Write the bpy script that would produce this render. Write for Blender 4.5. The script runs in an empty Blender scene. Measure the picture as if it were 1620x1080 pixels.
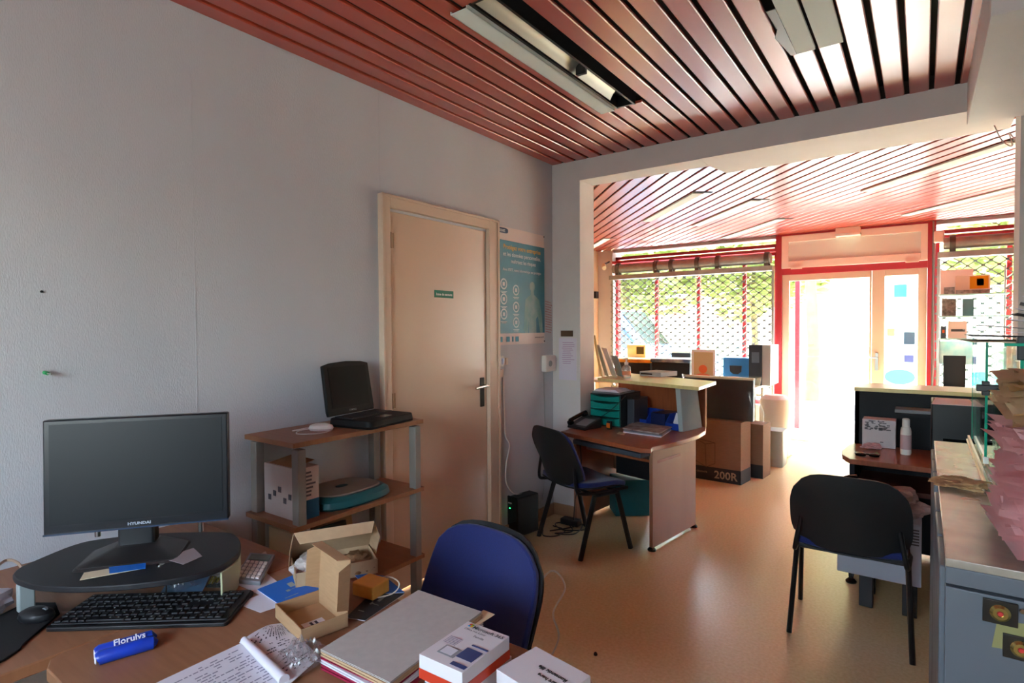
import bpy, bmesh, math, random
from mathutils import Matrix, Vector, noise
random.seed(7)
C = bpy.context.scene.collection
SC = bpy.context.scene
rad = math.radians
# ---------------------------------------------------------------- camera
EYE = Vector((0, 0, 1.41))
RIGHT = Vector((0.81230441, 0.58319987, -0.00628076))
UP = Vector((-0.0090189, 0.02332799, 0.99968718))
FWD = Vector((-0.58316395, 0.81199367, -0.02420925))
FPX = 905.0
cam = bpy.data.objects.new('camera', bpy.data.cameras.new('camera'))
C.objects.link(cam)
cam.matrix_world = Matrix(((RIGHT.x, UP.x, -FWD.x, EYE.x), (RIGHT.y, UP.y, -FWD.y, EYE.y), (RIGHT.z, UP.z, -FWD.z, EYE.z), (0, 0, 0, 1)))
cam.data.sensor_width = 36.0
cam.data.lens = FPX / 1620 * 36
cam.data.clip_start = 0.02
SC.camera = cam
# ---------------------------------------------------------------- light
SUN_EL, SUN_AZ = 62.0, -12.0
w = bpy.data.worlds.new('sky'); SC.world = w; w.use_nodes = True
nt = w.node_tree; nt.nodes.clear()
sky = nt.nodes.new('ShaderNodeTexSky'); sky.sky_type = 'NISHITA'; sky.sun_disc = False
sky.sun_elevation = rad(SUN_EL); sky.sun_rotation = rad(SUN_AZ); sky.air_density = 1.0; sky.dust_density = 2.5
bg = nt.nodes.new('ShaderNodeBackground'); bg.inputs['Strength'].default_value = 0.55
wo = nt.nodes.new('ShaderNodeOutputWorld')
mx = nt.nodes.new('ShaderNodeMix'); mx.data_type = 'RGBA'; mx.inputs[0].default_value = 0.6; mx.inputs[7].default_value = (1.85, 1.92, 1.94, 1)   # thin bright cloud
nt.links.new(sky.outputs[0], mx.inputs[6]); nt.links.new(mx.outputs[2], bg.inputs[0]); nt.links.new(bg.outputs[0], wo.inputs[0])
sl = bpy.data.lights.new('sun', 'SUN'); sl.energy = 9.0; sl.angle = rad(0.6); sl.color = (0.97, 0.98, 0.93)
so = bpy.data.objects.new('sun', sl); C.objects.link(so)
sd = Vector((math.sin(rad(SUN_AZ)) * math.cos(rad(SUN_EL)), math.cos(rad(SUN_AZ)) * math.cos(rad(SUN_EL)), math.sin(rad(SUN_EL))))
so.rotation_euler = sd.to_track_quat('Z', 'Y').to_euler()
so.location = (3, 14, 12)
SC.view_settings.view_transform = 'Standard'
SC.view_settings.look = 'None'
SC.view_settings.exposure = 4.0
SC.view_settings.gamma = 1.0
SC.view_settings.use_curve_mapping = False
SC.cycles.use_denoising = True
SC.cycles.max_bounces = 14
SC.cycles.diffuse_bounces = 8
SC.cycles.glossy_bounces = 5
SC.cycles.transmission_bounces = 6
SC.cycles.transparent_max_bounces = 16
SC.cycles.caustics_reflective = False
SC.cycles.caustics_refractive = False
SC.cycles.sample_clamp_indirect = 6.0
# ---------------------------------------------------------------- helpers
def P(px, py, ax, val):
    """point of the place seen at a photo pixel, lying on the plane axis=val"""
    d = RIGHT * (px - 810) - UP * (py - 540) + FWD * FPX
    t = (val - EYE[ax]) / d[ax]
    return EYE + d * t
def lin(c):
    return tuple(((x / 255) / 12.92 if x / 255 <= 0.04045 else ((x / 255 + 0.055) / 1.055) ** 2.4) for x in c)
MATS = {}
def mat(name, rgb, rough=0.6, metal=0.0, var=0.0, vscale=20.0, bump=0.0, bscale=200.0, coat=0.0, trans=0.0, spec=0.5, stretch=None, alt=None, emit=None, ior=1.45, sheen=0.0, detail=3.0, coatior=1.5):
    if name in MATS: return MATS[name]
    m = bpy.data.materials.new(name); m.use_nodes = True
    n = m.node_tree.nodes; l = m.node_tree.links; b = n['Principled BSDF']
    col = lin(rgb) + (1,)
    b.inputs['Base Color'].default_value = col; b.inputs['Roughness'].default_value = rough
    b.inputs['Metallic'].default_value = metal; b.inputs['Specular IOR Level'].default_value = spec
    b.inputs['Coat IOR'].default_value = coatior; b.inputs['Coat Weight'].default_value = coat; b.inputs['Coat Roughness'].default_value = 0.24
    b.inputs['Transmission Weight'].default_value = trans; b.inputs['IOR'].default_value = ior
    b.inputs['Sheen Weight'].default_value = sheen
    if emit: b.inputs['Emission Color'].default_value = lin(emit[0]) + (1,); b.inputs['Emission Strength'].default_value = emit[1]
    if var or bump or alt:
        tc = n.new('ShaderNodeTexCoord'); mp = n.new('ShaderNodeMapping')
        l.new(tc.outputs['Object'], mp.inputs[0])
        if stretch: mp.inputs['Scale'].default_value = stretch
    if var or alt:
        t = n.new('ShaderNodeTexNoise'); t.inputs['Scale'].default_value = vscale; t.inputs['Detail'].default_value = detail
        l.new(mp.outputs[0], t.inputs['Vector'])
        r = n.new('ShaderNodeValToRGB'); l.new(t.outputs['Fac'], r.inputs[0])
        a = lin(alt) if alt else tuple(max(0, c * (1 - var)) for c in col[:3])
        bb = col[:3] if alt else tuple(min(1, c * (1 + var)) for c in col[:3])
        r.color_ramp.elements[0].position = 0.32; r.color_ramp.elements[1].position = 0.68
        r.color_ramp.elements[0].color = a + (1,); r.color_ramp.elements[1].color = bb + (1,)
        l.new(r.outputs[0], b.inputs['Base Color'])
    if bump:
        t2 = n.new('ShaderNodeTexNoise'); t2.inputs['Scale'].default_value = bscale; l.new(mp.outputs[0], t2.inputs['Vector'])
        bp = n.new('ShaderNodeBump'); bp.inputs['Strength'].default_value = bump; bp.inputs['Distance'].default_value = 0.002
        l.new(t2.outputs['Fac'], bp.inputs['Height']); l.new(bp.outputs[0], b.inputs['Normal'])
    MATS[name] = m
    return m
def glassmat(name, tint=(1, 1, 1), refl=0.08, rough=0.0, diff=0.0):
    """thin sheet of glass or clear film: lets light straight through, mirrors more at grazing angles"""
    if name in MATS: return MATS[name]
    m = bpy.data.materials.new(name); m.use_nodes = True
    n = m.node_tree.nodes; l = m.node_tree.links; n.clear()
    o = n.new('ShaderNodeOutputMaterial'); t = n.new('ShaderNodeBsdfTransparent'); g = n.new('ShaderNodeBsdfGlossy')
    t.inputs[0].default_value = tint + (1,); g.inputs['Roughness'].default_value = rough
    lw = n.new('ShaderNodeLayerWeight'); lw.inputs[0].default_value = 0.12
    mp = n.new('ShaderNodeMapRange'); mp.inputs[3].default_value = refl * 0.4; mp.inputs[4].default_value = min(1, refl * 5)
    l.new(lw.outputs['Fresnel'], mp.inputs[0])
    mx = n.new('ShaderNodeMixShader'); l.new(mp.outputs[0], mx.inputs[0]); l.new(t.outputs[0], mx.inputs[1]); l.new(g.outputs[0], mx.inputs[2])
    last = mx
    if diff:
        d = n.new('ShaderNodeBsdfDiffuse'); tl = n.new('ShaderNodeBsdfTranslucent'); d.inputs[0].default_value = tl.inputs[0].default_value = (0.8, 0.82, 0.82, 1)
        ad = n.new('ShaderNodeMixShader'); ad.inputs[0].default_value = 0.5; l.new(d.outputs[0], ad.inputs[1]); l.new(tl.outputs[0], ad.inputs[2])
        m2 = n.new('ShaderNodeMixShader'); m2.inputs[0].default_value = diff; l.new(mx.outputs[0], m2.inputs[1]); l.new(ad.outputs[0], m2.inputs[2]); last = m2
    l.new(last.outputs[0], o.inputs[0])
    MATS[name] = m
    return m
def thinmat(name, rgb):
    """thin printed sheet or carton that lets some daylight through"""
    if name in MATS: return MATS[name]
    m = bpy.data.materials.new(name); m.use_nodes = True; n = m.node_tree.nodes; l = m.node_tree.links; n.clear()
    o = n.new('ShaderNodeOutputMaterial'); d = n.new('ShaderNodeBsdfDiffuse'); t = n.new('ShaderNodeBsdfTranslucent'); mx = n.new('ShaderNodeMixShader')
    d.inputs[0].default_value = lin(rgb) + (1,); t.inputs[0].default_value = lin(rgb) + (1,); mx.inputs[0].default_value = 0.3
    l.new(d.outputs[0], mx.inputs[1]); l.new(t.outputs[0], mx.inputs[2]); l.new(mx.outputs[0], o.inputs[0]); MATS[name] = m
    return m
def XF(loc=(0, 0, 0), rz=0.0, rx=0.0, ry=0.0):
    return Matrix.Translation(loc) @ Matrix.Rotation(rad(rz), 4, 'Z') @ Matrix.Rotation(rad(ry), 4, 'Y') @ Matrix.Rotation(rad(rx), 4, 'X')
class MB:
    """collects shapes into one mesh; M places the shapes in the world"""
    def __init__(s, M=None): s.v = []; s.f = []; s.mi = []; s.M = M or Matrix(); s.k = 0
    def add(s, vs, fs):
        o = len(s.v); s.v += [tuple(s.M @ Vector(p)) for p in vs]
        for f in fs: s.f.append([i + o for i in f]); s.mi.append(s.k)
        return s
    def box(s, a, b, M=None):
        (x0, y0, z0), (x1, y1, z1) = a, b
        vs = [(x0, y0, z0), (x1, y0, z0), (x1, y1, z0), (x0, y1, z0), (x0, y0, z1), (x1, y0, z1), (x1, y1, z1), (x0, y1, z1)]
        if M: vs = [M @ Vector(p) for p in vs]
        return s.add(vs, [(0, 3, 2, 1), (4, 5, 6, 7), (0, 1, 5, 4), (1, 2, 6, 5), (2, 3, 7, 6), (3, 0, 4, 7)])
    def cbox(s, c, d, M=None): return s.box([c[i] - d[i] / 2 for i in range(3)], [c[i] + d[i] / 2 for i in range(3)], M)
    def prism(s, poly, z0, z1, top=None):
        n = len(poly); top = top or poly
        ar = sum(poly[i][0] * poly[(i + 1) % n][1] - poly[(i + 1) % n][0] * poly[i][1] for i in range(n))
        if ar < 0: poly = poly[::-1]; top = top[::-1]
        vs = [(p[0], p[1], z0) for p in poly] + [(p[0], p[1], z1) for p in top]
        return s.add(vs, [tuple(range(n))[::-1], tuple(range(n, 2 * n))] + [(i, (i + 1) % n, n + (i + 1) % n, n + i) for i in range(n)])
    def ext(s, pts, vec):
        """planar polygon in space swept along a vector"""
        n = len(pts); v = Vector(vec); pts = [Vector(p) for p in pts]
        nn = Vector((0, 0, 0))
        for i in range(n): nn += pts[i].cross(pts[(i + 1) % n])
        if nn.dot(v) < 0: pts = pts[::-1]
        return s.add(pts + [p + v for p in pts], [tuple(range(n))[::-1], tuple(range(n, 2 * n))] + [(i, (i + 1) % n, n + (i + 1) % n, n + i) for i in range(n)])
    def tube(s, path, r, n=8, closed=False, rs=None, sy=1.0):
        path = [Vector(p) for p in path]; m = len(path); vs = []; fs = []; ref = None
        for i, p in enumerate(path):
            if closed: d = path[(i + 1) % m] - path[i - 1]
            else: d = path[min(i + 1, m - 1)] - path[max(i - 1, 0)]
            d = d.normalized() if d.length > 1e-9 else Vector((0, 0, 1))
            if ref is None: ref = Vector((0, 0, 1)) if abs(d.z) < 0.9 else Vector((1, 0, 0))
            u = (ref - d * ref.dot(d)).normalized(); ref = u; w_ = d.cross(u); rr = rs[i] if rs else r
            for k in range(n):
                a = 2 * math.pi * (k + 0.5) / n
                vs.append(p + u * math.cos(a) * rr + w_ * math.sin(a) * rr * sy)
        for i in range(m if closed else m - 1):
            j = (i + 1) % m
            for k in range(n): k2 = (k + 1) % n; fs.append((i * n + k, i * n + k2, j * n + k2, j * n + k))
        if not closed: fs.append(tuple(range(n))[::-1]); fs.append(tuple(range((m - 1) * n, m * n)))
        return s.add(vs, fs)
    def lathe(s, prof, c=(0, 0, 0), n=20, M=None):
        vs = []; fs = []
        for r, z in prof:
            for k in range(n):
                a = 2 * math.pi * k / n; vs.append(Vector((c[0] + r * math.cos(a), c[1] + r * math.sin(a), c[2] + z)))
        if M: vs = [M @ v for v in vs]
        for i in range(len(prof) - 1):
            for k in range(n): k2 = (k + 1) % n; fs.append((i * n + k, i * n + k2, (i + 1) * n + k2, (i + 1) * n + k))
        fs.append(tuple(range(n))[::-1]); fs.append(tuple(range((len(prof) - 1) * n, len(prof) * n)))
        return s.add(vs, fs)
    def grid(s, fn, nu, nv, th=0.0):
        """fn(u,v)->point for u,v in 0..1; th gives a thickness along the surface normal"""
        g = [[Vector(fn(i / nu, j / nv)) for j in range(nv + 1)] for i in range(nu + 1)]
        vs = [p for r in g for p in r]; W = nv + 1
        fs = [(i * W + j, (i + 1) * W + j, (i + 1) * W + j + 1, i * W + j + 1) for i in range(nu) for j in range(nv)]
        if not th: return s.add(vs, fs)
        nr = []
        for i in range(nu + 1):
            for j in range(nv + 1):
                a = g[min(i + 1, nu)][j] - g[max(i - 1, 0)][j]; b = g[i][min(j + 1, nv)] - g[i][max(j - 1, 0)]
                q = a.cross(b); nr.append(q.normalized() if q.length > 1e-12 else Vector((0, 0, 1)))
        N = len(vs); vs2 = [vs[i] - nr[i] * th for i in range(N)]
        fs2 = [tuple(N + k for k in f[::-1]) for f in fs]; ed = []
        for i in range(nu): ed += [(i * W, i * W + N, (i + 1) * W + N, (i + 1) * W), ((i + 1) * W + nv, (i + 1) * W + nv + N, i * W + nv + N, i * W + nv)]
        for j in range(nv): ed += [(j + 1, j + 1 + N, j + N, j), (nu * W + j, nu * W + j + N, nu * W + j + 1 + N, nu * W + j + 1)]
        return s.add(vs + vs2, fs + fs2 + ed)
    def text(s, txt, o, r, u, size, align='LEFT', th=0.0004, bold=0.0, sx=1.0):
        cu = bpy.data.curves.new('t', 'FONT'); cu.body = txt; cu.size = size; cu.align_x = align; cu.offset = bold; cu.resolution_u = 2
        ob = bpy.data.objects.new('t', cu); C.objects.link(ob)
        me = bpy.data.meshes.new_from_object(ob.evaluated_get(bpy.context.evaluated_depsgraph_get()))
        r = Vector(r).normalized(); u = Vector(u).normalized(); nn = r.cross(u); o = Vector(o)
        vs = [o + r * v.co.x * sx + u * v.co.y + nn * th for v in me.vertices]
        s.add(vs, [tuple(p.vertices) for p in me.polygons])
        bpy.data.objects.remove(ob); bpy.data.curves.remove(cu); bpy.data.meshes.remove(me)
        return s
def setp(o, label=None, cat=None, group=None, kind=None):
    if label: o['label'] = label
    if cat: o['category'] = cat
    if group: o['group'] = group
    if kind: o['kind'] = kind
    return o
def thing(name, label, cat, loc, rz=0.0, group=None):
    o = bpy.data.objects.new(name, None); C.objects.link(o); o.empty_display_size = 0.05
    o.location = loc; o.rotation_euler = (0, 0, rad(rz))
    bpy.context.view_layer.update()
    return setp(o, label, cat, group)
def build(name, mb, mats, parent=None, bevel=0.0, sub=0, origin=None, seg=2, sharp=38):
    mats = mats if isinstance(mats, (list, tuple)) else [mats]
    if parent is not None:
        inv = parent.matrix_world.inverted()
    else:
        xs = [v[0] for v in mb.v]; ys = [v[1] for v in mb.v]; zs = [v[2] for v in mb.v]
        org = origin or ((min(xs) + max(xs)) / 2, (min(ys) + max(ys)) / 2, min(zs)); inv = Matrix.Translation(-Vector(org))
    me = bpy.data.meshes.new(name); me.from_pydata([tuple(inv @ Vector(v)) for v in mb.v], [], mb.f)
    for m in mats: me.materials.append(m)
    for p, k in zip(me.polygons, mb.mi): p.material_index = min(k, len(mats) - 1); p.use_smooth = True
    me.validate(); me.update()
    me.set_sharp_from_angle(angle=rad(sharp))
    o = bpy.data.objects.new(name, me); C.objects.link(o)
    if parent is not None:
        o.parent = parent; 
    else: o.location = org
    if bevel:
        b = o.modifiers.new('bevel', 'BEVEL'); b.width = bevel; b.segments = seg; b.limit_method = 'ANGLE'; b.angle_limit = rad(40)
    if sub:
        b = o.modifiers.new('sub', 'SUBSURF'); b.levels = b.render_levels = sub
    bpy.context.view_layer.update()
    return o
def solo(name, label, cat, mb, mats, group=None, **k): return setp(build(name, mb, mats, **k), label, cat, group)
def struct(name, mb, mats, label=None, parent=None, **k):
    o = build(name, mb, mats, parent, **k)
    return setp(o, label, None, None, 'structure' if parent is None else None)
def rrect(x0, y0, x1, y1, r, n=5):
    out = []
    for cx, cy, a0 in ((x1 - r, y1 - r, 0), (x0 + r, y1 - r, 90), (x0 + r, y0 + r, 180), (x1 - r, y0 + r, 270)):
        for k in range(n + 1):
            a = rad(a0 + 90 * k / n); out.append((cx + r * math.cos(a), cy + r * math.sin(a)))
    return out
def smoothpath(pts, n=6):
    pts = [Vector(p) for p in pts]; out = []
    for i in range(len(pts) - 1):
        a = pts[max(i - 1, 0)]; b = pts[i]; c = pts[i + 1]; d = pts[min(i + 2, len(pts) - 1)]
        for k in range(n):
            t = k / n
            out.append(0.5 * ((2 * b) + (c - a) * t + (2 * a - 5 * b + 4 * c - d) * t * t + (3 * b - a - 3 * c + d) * t ** 3))
    out.append(pts[-1]); return out
def sheet_mb(corners, th=0.0006, bend=0.0, n=6, M=None):
    """a sheet of paper through four corners (a,b,c,d around), gently bowed"""
    a, b, c, d = [Vector(p) for p in corners]; mb = MB(M)
    def f(u, v):
        p = a.lerp(b, u).lerp(d.lerp(c, u), v); p.z += bend * math.sin(math.pi * u) * (0.6 + 0.4 * math.sin(5 * v)); return p
    mb.grid(f, n, n, -th); return mb
# ---------------------------------------------------------------- materials
wallpaper = mat('painted_wallpaper', (196, 200, 204), 0.75, var=0.035, vscale=2.2, bump=0.55, bscale=260, stretch=(1, 1, 0.35))
pillarpaint = mat('white_paint', (212, 208, 204), 0.7, var=0.03, vscale=5, bump=0.25, bscale=120)
tanpaint = mat('tan_paint', (216, 182, 142), 0.7, var=0.03, vscale=3)
slatred = mat('red_lacquered_slat', (170, 58, 36), 0.38, var=0.05, vscale=1.3, coat=0.8, spec=0.7, coatior=1.65)
plenum = mat('dark_ceiling_void', (38, 28, 24), 0.9)
lino = mat('ochre_linoleum', (228, 204, 156), 0.30, alt=(214, 186, 134), vscale=70, detail=8, bump=0.04, bscale=30, coat=0.45)
doorpaint = mat('cream_gloss_paint', (212, 188, 162), 0.26, var=0.02, vscale=1.5, coat=0.3)
framecream = mat('cream_frame_paint', (214, 192, 168), 0.4, var=0.02, vscale=3)
redframe = mat('red_frame_paint', (176, 38, 48), 0.35)
pinkpanel = mat('pale_pink_panel', (236, 214, 200), 0.4)
whitep = mat('white_plastic', (226, 224, 216), 0.4)
greyp = mat('grey_plastic', (120, 124, 128), 0.5)
lightgrey = mat('light_grey_panel', (158, 168, 166), 0.55, var=0.02)
blackp = mat('black_plastic', (22, 23, 26), 0.42, bump=0.1, bscale=500)
blackg = mat('black_gloss', (14, 15, 18), 0.15)
darkscreen = mat('dark_screen', (13, 18, 23), 0.4, spec=0.35)
metal = mat('brushed_metal', (178, 178, 174), 0.3, metal=1.0)
chrome = mat('chrome', (215, 212, 205), 0.12, metal=1.0)
steel = mat('galvanised_steel', (158, 158, 150), 0.42, metal=0.4, var=0.1, vscale=12)
beech = mat('beech_laminate', (156, 110, 78), 0.42, alt=(144, 98, 68), vscale=7, stretch=(1, 9, 1), detail=6)
beechedge = mat('beech_edge_band', (198, 148, 100), 0.4)
cherry = mat('cherry_laminate', (158, 88, 56), 0.3, alt=(140, 74, 46), vscale=6, stretch=(9, 1, 1), detail=6, coat=0.2)
cherrypanel = mat('cherry_side_panel', (160, 112, 84), 0.4, alt=(148, 100, 74), vscale=6, stretch=(1, 1, 0.2), detail=6)
postgrey = mat('grey_post_paint', (140, 136, 128), 0.45)
fabricblue = mat('blue_chair_fabric', (15, 31, 92), 0.9, var=0.12, vscale=300, bump=0.3, bscale=600, sheen=0.3)
shellblack = mat('black_chair_shell', (24, 25, 27), 0.5, bump=0.15, bscale=400)
tubeblack = mat('black_tube_lacquer', (16, 16, 17), 0.35)
cardboard = mat('brown_cardboard', (178, 142, 104), 0.85, var=0.05, vscale=30, bump=0.1, bscale=90, stretch=(1, 1, 6))
cardpale = mat('pale_cardboard', (190, 160, 124), 0.85, var=0.05, vscale=40)
cardgrey = mat('grey_card', (186, 182, 176), 0.85, var=0.04, vscale=60, bump=0.1)
paper = mat('white_paper', (222, 220, 228), 0.8)
papercream = mat('cream_paper', (222, 210, 176), 0.8)
ink = mat('dark_ink', (62, 60, 78), 0.8)
inkfaint = mat('faint_ink', (140, 138, 156), 0.8)
teal = mat('teal_plastic', (0, 128, 118), 0.35)
tealdark = mat('teal_card', (18, 104, 112), 0.5)
bluep = mat('blue_plastic', (20, 60, 160), 0.35)
blueprint = mat('blue_print', (20, 108, 206), 0.45)
cabsteel = mat('grey_cabinet_paint', (84, 90, 98), 0.45, bump=0.08, bscale=300)
cabtop = mat('cabinet_top_mottled_sheen', (176, 168, 154), 0.26, alt=(126, 116, 106), vscale=9, detail=5, metal=0.25, coat=0.4)  # mottled light reflection on the top put into the colour
alu = mat('aluminium_rail', (196, 190, 168), 0.28, metal=0.9)
glass = glassmat('window_glass', (0.97, 0.99, 0.98), 0.07)
film = glassmat('clear_film', (0.93, 0.94, 0.95), 0.22, 0.08, 0.12)
glassgreen = mat('green_glass_edge', (30, 150, 120), 0.15)
pinkpaper = thinmat('pink_paper', (242, 204, 204))
kraft = thinmat('kraft_paper', (226, 204, 166))
orange = mat('orange_plastic', (226, 110, 30), 0.4)
yellowblock = mat('amber_yellow_sponge', (244, 190, 90), 0.55, alt=(236, 176, 76), vscale=30)
# ================================================================ THE SETTING
LW, PY, FY, H1, H2 = -2.264, 3.68, 7.64, 2.62, 2.52
XR1, XR2, XL2, YB = 1.35, 2.6, -3.9, -1.5
struct('floor', MB().box((XL2 - 0.1, YB - 0.1, -0.1), (XR2 + 0.1, FY + 0.12, 0)), lino, 'ochre mottled linoleum floor')
m = MB(); T = 0.1
m.box((LW - T, YB, 0), (LW, 2.045, H1 + 0.1)).box((LW - T, 2.875, 0), (LW, PY + 0.02, H1 + 0.1)).box((LW - T, 2.045, 2.02), (LW, 2.875, H1 + 0.1))
for y in (1.075, 2.0, 0.12): m.box((LW, y - 0.002, 2.09 if y == 2.0 else 0.0), (LW + 0.0012, y + 0.002, H1))   # joins of the wall covering
struct('wall_left', m, wallpaper, 'pale grey textured wall')
m = MB(); m.box((XL2 - 0.1, PY, 0), (-2.03, PY + 0.215, H2 + 0.2))
m.box((-2.031, PY, 2.474), (-1.165, PY + 0.2, H2 + 0.2))
m.prism([(-1.165, PY), (0.375, PY), (0.375, PY + 0.455), (-1.12, PY + 0.455), (-1.165, PY + 0.2)], 2.476, H2 + 0.2)
m.box((0.374, PY, 0), (XR2, PY + 0.2, H2 + 0.2))
struct('wall_partition', m, pillarpaint, 'white pillar and lintel of the opening between the rooms')
struct('wall_right', MB().box((XR1, YB, 0), (XR1 + 0.1, PY, H1)), wallpaper, 'grey side wall')
WX0, WX1, WZ0, WZ1 = -1.5, 0.1, 1.0, 2.1
m = MB(); m.box((LW - 0.1, YB - 0.1, 0), (WX0, YB, H1)).box((WX1, YB - 0.1, 0), (XR1 + 0.1, YB, H1)).box((WX0, YB - 0.1, 0), (WX1, YB, WZ0)).box((WX0, YB - 0.1, WZ1), (WX1, YB, H1))
struct('wall_back', m, wallpaper, 'back wall with the rear window')
xm = (WX0 + WX1) / 2
m = MB(); m.box((WX0, YB - 0.08, WZ0), (WX0 + 0.05, YB - 0.02, WZ1)).box((WX1 - 0.05, YB - 0.08, WZ0), (WX1, YB - 0.02, WZ1)).box((WX0 + 0.05, YB - 0.08, WZ0), (WX1 - 0.05, YB - 0.02, WZ0 + 0.05)).box((WX0 + 0.05, YB - 0.08, WZ1 - 0.05), (WX1 - 0.05, YB - 0.02, WZ1)).box((xm - 0.025, YB - 0.08, WZ0 + 0.05), (xm + 0.025, YB - 0.02, WZ1 - 0.05))
w3 = struct('window_3', m, whitep, 'white rear window')
build('window_pane', MB().box((WX0 + 0.05, YB - 0.055, WZ0 + 0.05), (xm - 0.025, YB - 0.05, WZ1 - 0.05)), glass, w3)
build('window_pane', MB().box((xm + 0.025, YB - 0.055, WZ0 + 0.05), (WX1 - 0.05, YB - 0.05, WZ1 - 0.05)), glass, w3)
struct('wall_shop_left', MB().box((XL2 - 0.1, PY + 0.2, 0), (XL2, FY + 0.2, H2 + 0.1)), tanpaint, 'tan painted wall of the front room')
struct('wall_shop_right', MB().box((XR2, PY, 0), (XR2 + 0.1, FY + 0.2, H2 + 0.1)), tanpaint, 'tan painted wall of the front room')
# boxed duct running along the ceiling on the right
struct('trim_1', MB().box((0.17, 2.44, 2.41), (0.95, PY, H1 + 0.05)), pillarpaint, 'boxed in duct below the ceiling', bevel=0.003)
# baseboards
bb = mat('beige_baseboard', (176, 142, 108), 0.5)
struct('baseboard_left', MB().box((LW, 2.985, 0), (LW + 0.012, PY, 0.085)).box((LW, YB, 0), (LW + 0.012, 1.99, 0.085)), bb)
struct('baseboard_partition', MB().box((LW, PY - 0.012, 0), (-2.03, PY, 0.085)).box((-2.03, PY - 0.012, 0), (-2.018, PY + 0.2, 0.085)), bb)
# slatted metal ceiling, back room: slats run front to back
def slat(mb, a, b, w_, z, d=0.014):
    """one lacquered strip from a to b with turned-up edges"""
    a = Vector(a); b = Vector(b); t = (b - a).normalized(); n_ = Vector((-t.y, t.x, 0)); h = w_ / 2
    prof = [(-h, d), (-h, 0.004), (-h + 0.004, 0), (h - 0.004, 0), (h, 0.004), (h, d)]
    vs = []
    for p in (a, b):
        for x, zz in prof: vs.append((p.x + n_.x * x, p.y + n_.y * x, z + zz))
    k = len(prof)
    mb.add(vs, [(i, i + 1, k + i + 1, k + i) for i in range(k - 1)] + [tuple(range(k)), tuple(range(k, 2 * k))[::-1]])
m = MB(); m.k = 1; m.box((LW - 0.1, YB, H1 + 0.07), (XR1 + 0.1, PY, H1 + 0.1)).box((LW, PY - 0.004, H1 + 0.002), (XR1, PY - 0.001, H1 + 0.07)); m.k = 0  # added dark strip stands for shade where slat gaps meet the partition
PIT = 0.1045; x = -0.1835 + PIT / 2
while x - PIT > LW - 0.05: x -= PIT
cuts = {}                                    # slats interrupted by lamps: (from, to)
while x < XR1:
    segs = [(YB, PY)]
    if -1.46 < x < -1.26: segs = [(YB, 1.675), (2.94, PY)]
    if -0.47 < x < -0.24: segs = [(YB, 1.55), (2.835, PY)]
    for a, b in segs: slat(m, (x, a, H1), (x, b, H1), 0.083, H1)
    x += PIT
struct('ceiling', m, [slatred, plenum], 'red lacquered slat ceiling of the back room')
# front room: slats run diagonally
m = MB(); m.k = 1; m.box((XL2, PY + 0.2, H2 + 0.07), (XR2, FY + 0.1, H2 + 0.1)); m.k = 0
A2 = rad(41.5); t2 = Vector((-math.sin(A2), math.cos(A2), 0)); n2 = Vector((math.cos(A2), math.sin(A2), 0))
def clip(c, x0, x1, y0, y1):
    lo, hi = -99, 99
    for o_, d_, a_, b_ in ((c.x, t2.x, x0, x1), (c.y, t2.y, y0, y1)):
        s0, s1 = sorted(((a_ - o_) / d_, (b_ - o_) / d_)); lo = max(lo, s0); hi = min(hi, s1)
    return (lo, hi) if hi > lo + 0.05 else None
lampspots = [(-2.03, 5.2), (-1.62, 5.88), (-1.19, 6.55), (-3.35, 6.96), (0.02, 5.16), (0.55, 5.95)]
def nearlamp(c, s):
    p = c + t2 * s
k0 = -40
lamps2 = []
for k in range(-45, 80):
    c = n2 * (k * PIT) + Vector((0, PY, 0))
    r = clip(c, XL2, XR2, PY + 0.2, FY + 0.02)
    if r: slat(m, c + t2 * r[0], c + t2 * r[1], 0.086, H2, 0.013)
struct('ceiling_shop', m, [slatred, plenum], 'red lacquered slat ceiling of the front room')
# ---------------------------------------------------------------- inner door
m = MB()
m.box((LW - 0.02, 1.985, 0), (LW + 0.028, 2.045, 2.1)).box((LW - 0.02, 2.875, 0), (LW + 0.028, 2.975, 2.1)).box((LW - 0.02, 2.045, 2.035), (LW + 0.028, 2.875, 2.1))
m.box((LW + 0.028, 1.985, 0), (LW + 0.036, 2.0, 2.1)).box((LW + 0.028, 2.955, 0), (LW + 0.036, 2.975, 2.1)).box((LW + 0.028, 1.985, 2.085), (LW + 0.036, 2.975, 2.1))
d1 = struct('door_1', m, framecream, 'cream painted inner door with frame', bevel=0.003)
lf = build('door_leaf', MB().box((LW - 0.04, 2.052, 0.008), (LW + 0.004, 2.868, 2.02)), doorpaint, d1, bevel=0.003)
hm = MB().cbox((LW + 0.008, 2.815, 1.005), (0.008, 0.036, 0.185))
hd = build('handle_plate', hm, mat('dark_bronze', (42, 36, 30), 0.35, metal=0.6), d1, bevel=0.003)
m = MB(); m.tube([(LW + 0.01, 2.815, 1.045), (LW + 0.05, 2.815, 1.045)], 0.009, 10).tube([(LW + 0.05, 2.822, 1.045), (LW + 0.052, 2.77, 1.045), (LW + 0.052, 2.70, 1.04)], 0.0085, 10)
build('door_handle', m, chrome, d1)
for z in (1.87, 1.03): build('hinge', MB().tube([(LW + 0.012, 2.058, z - 0.04), (LW + 0.012, 2.058, z + 0.04)], 0.008, 10).cbox((LW + 0.006, 2.07, z), (0.004, 0.03, 0.078)), mat('hinge_metal', (158, 134, 108), 0.4, metal=0.4), d1)
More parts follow.
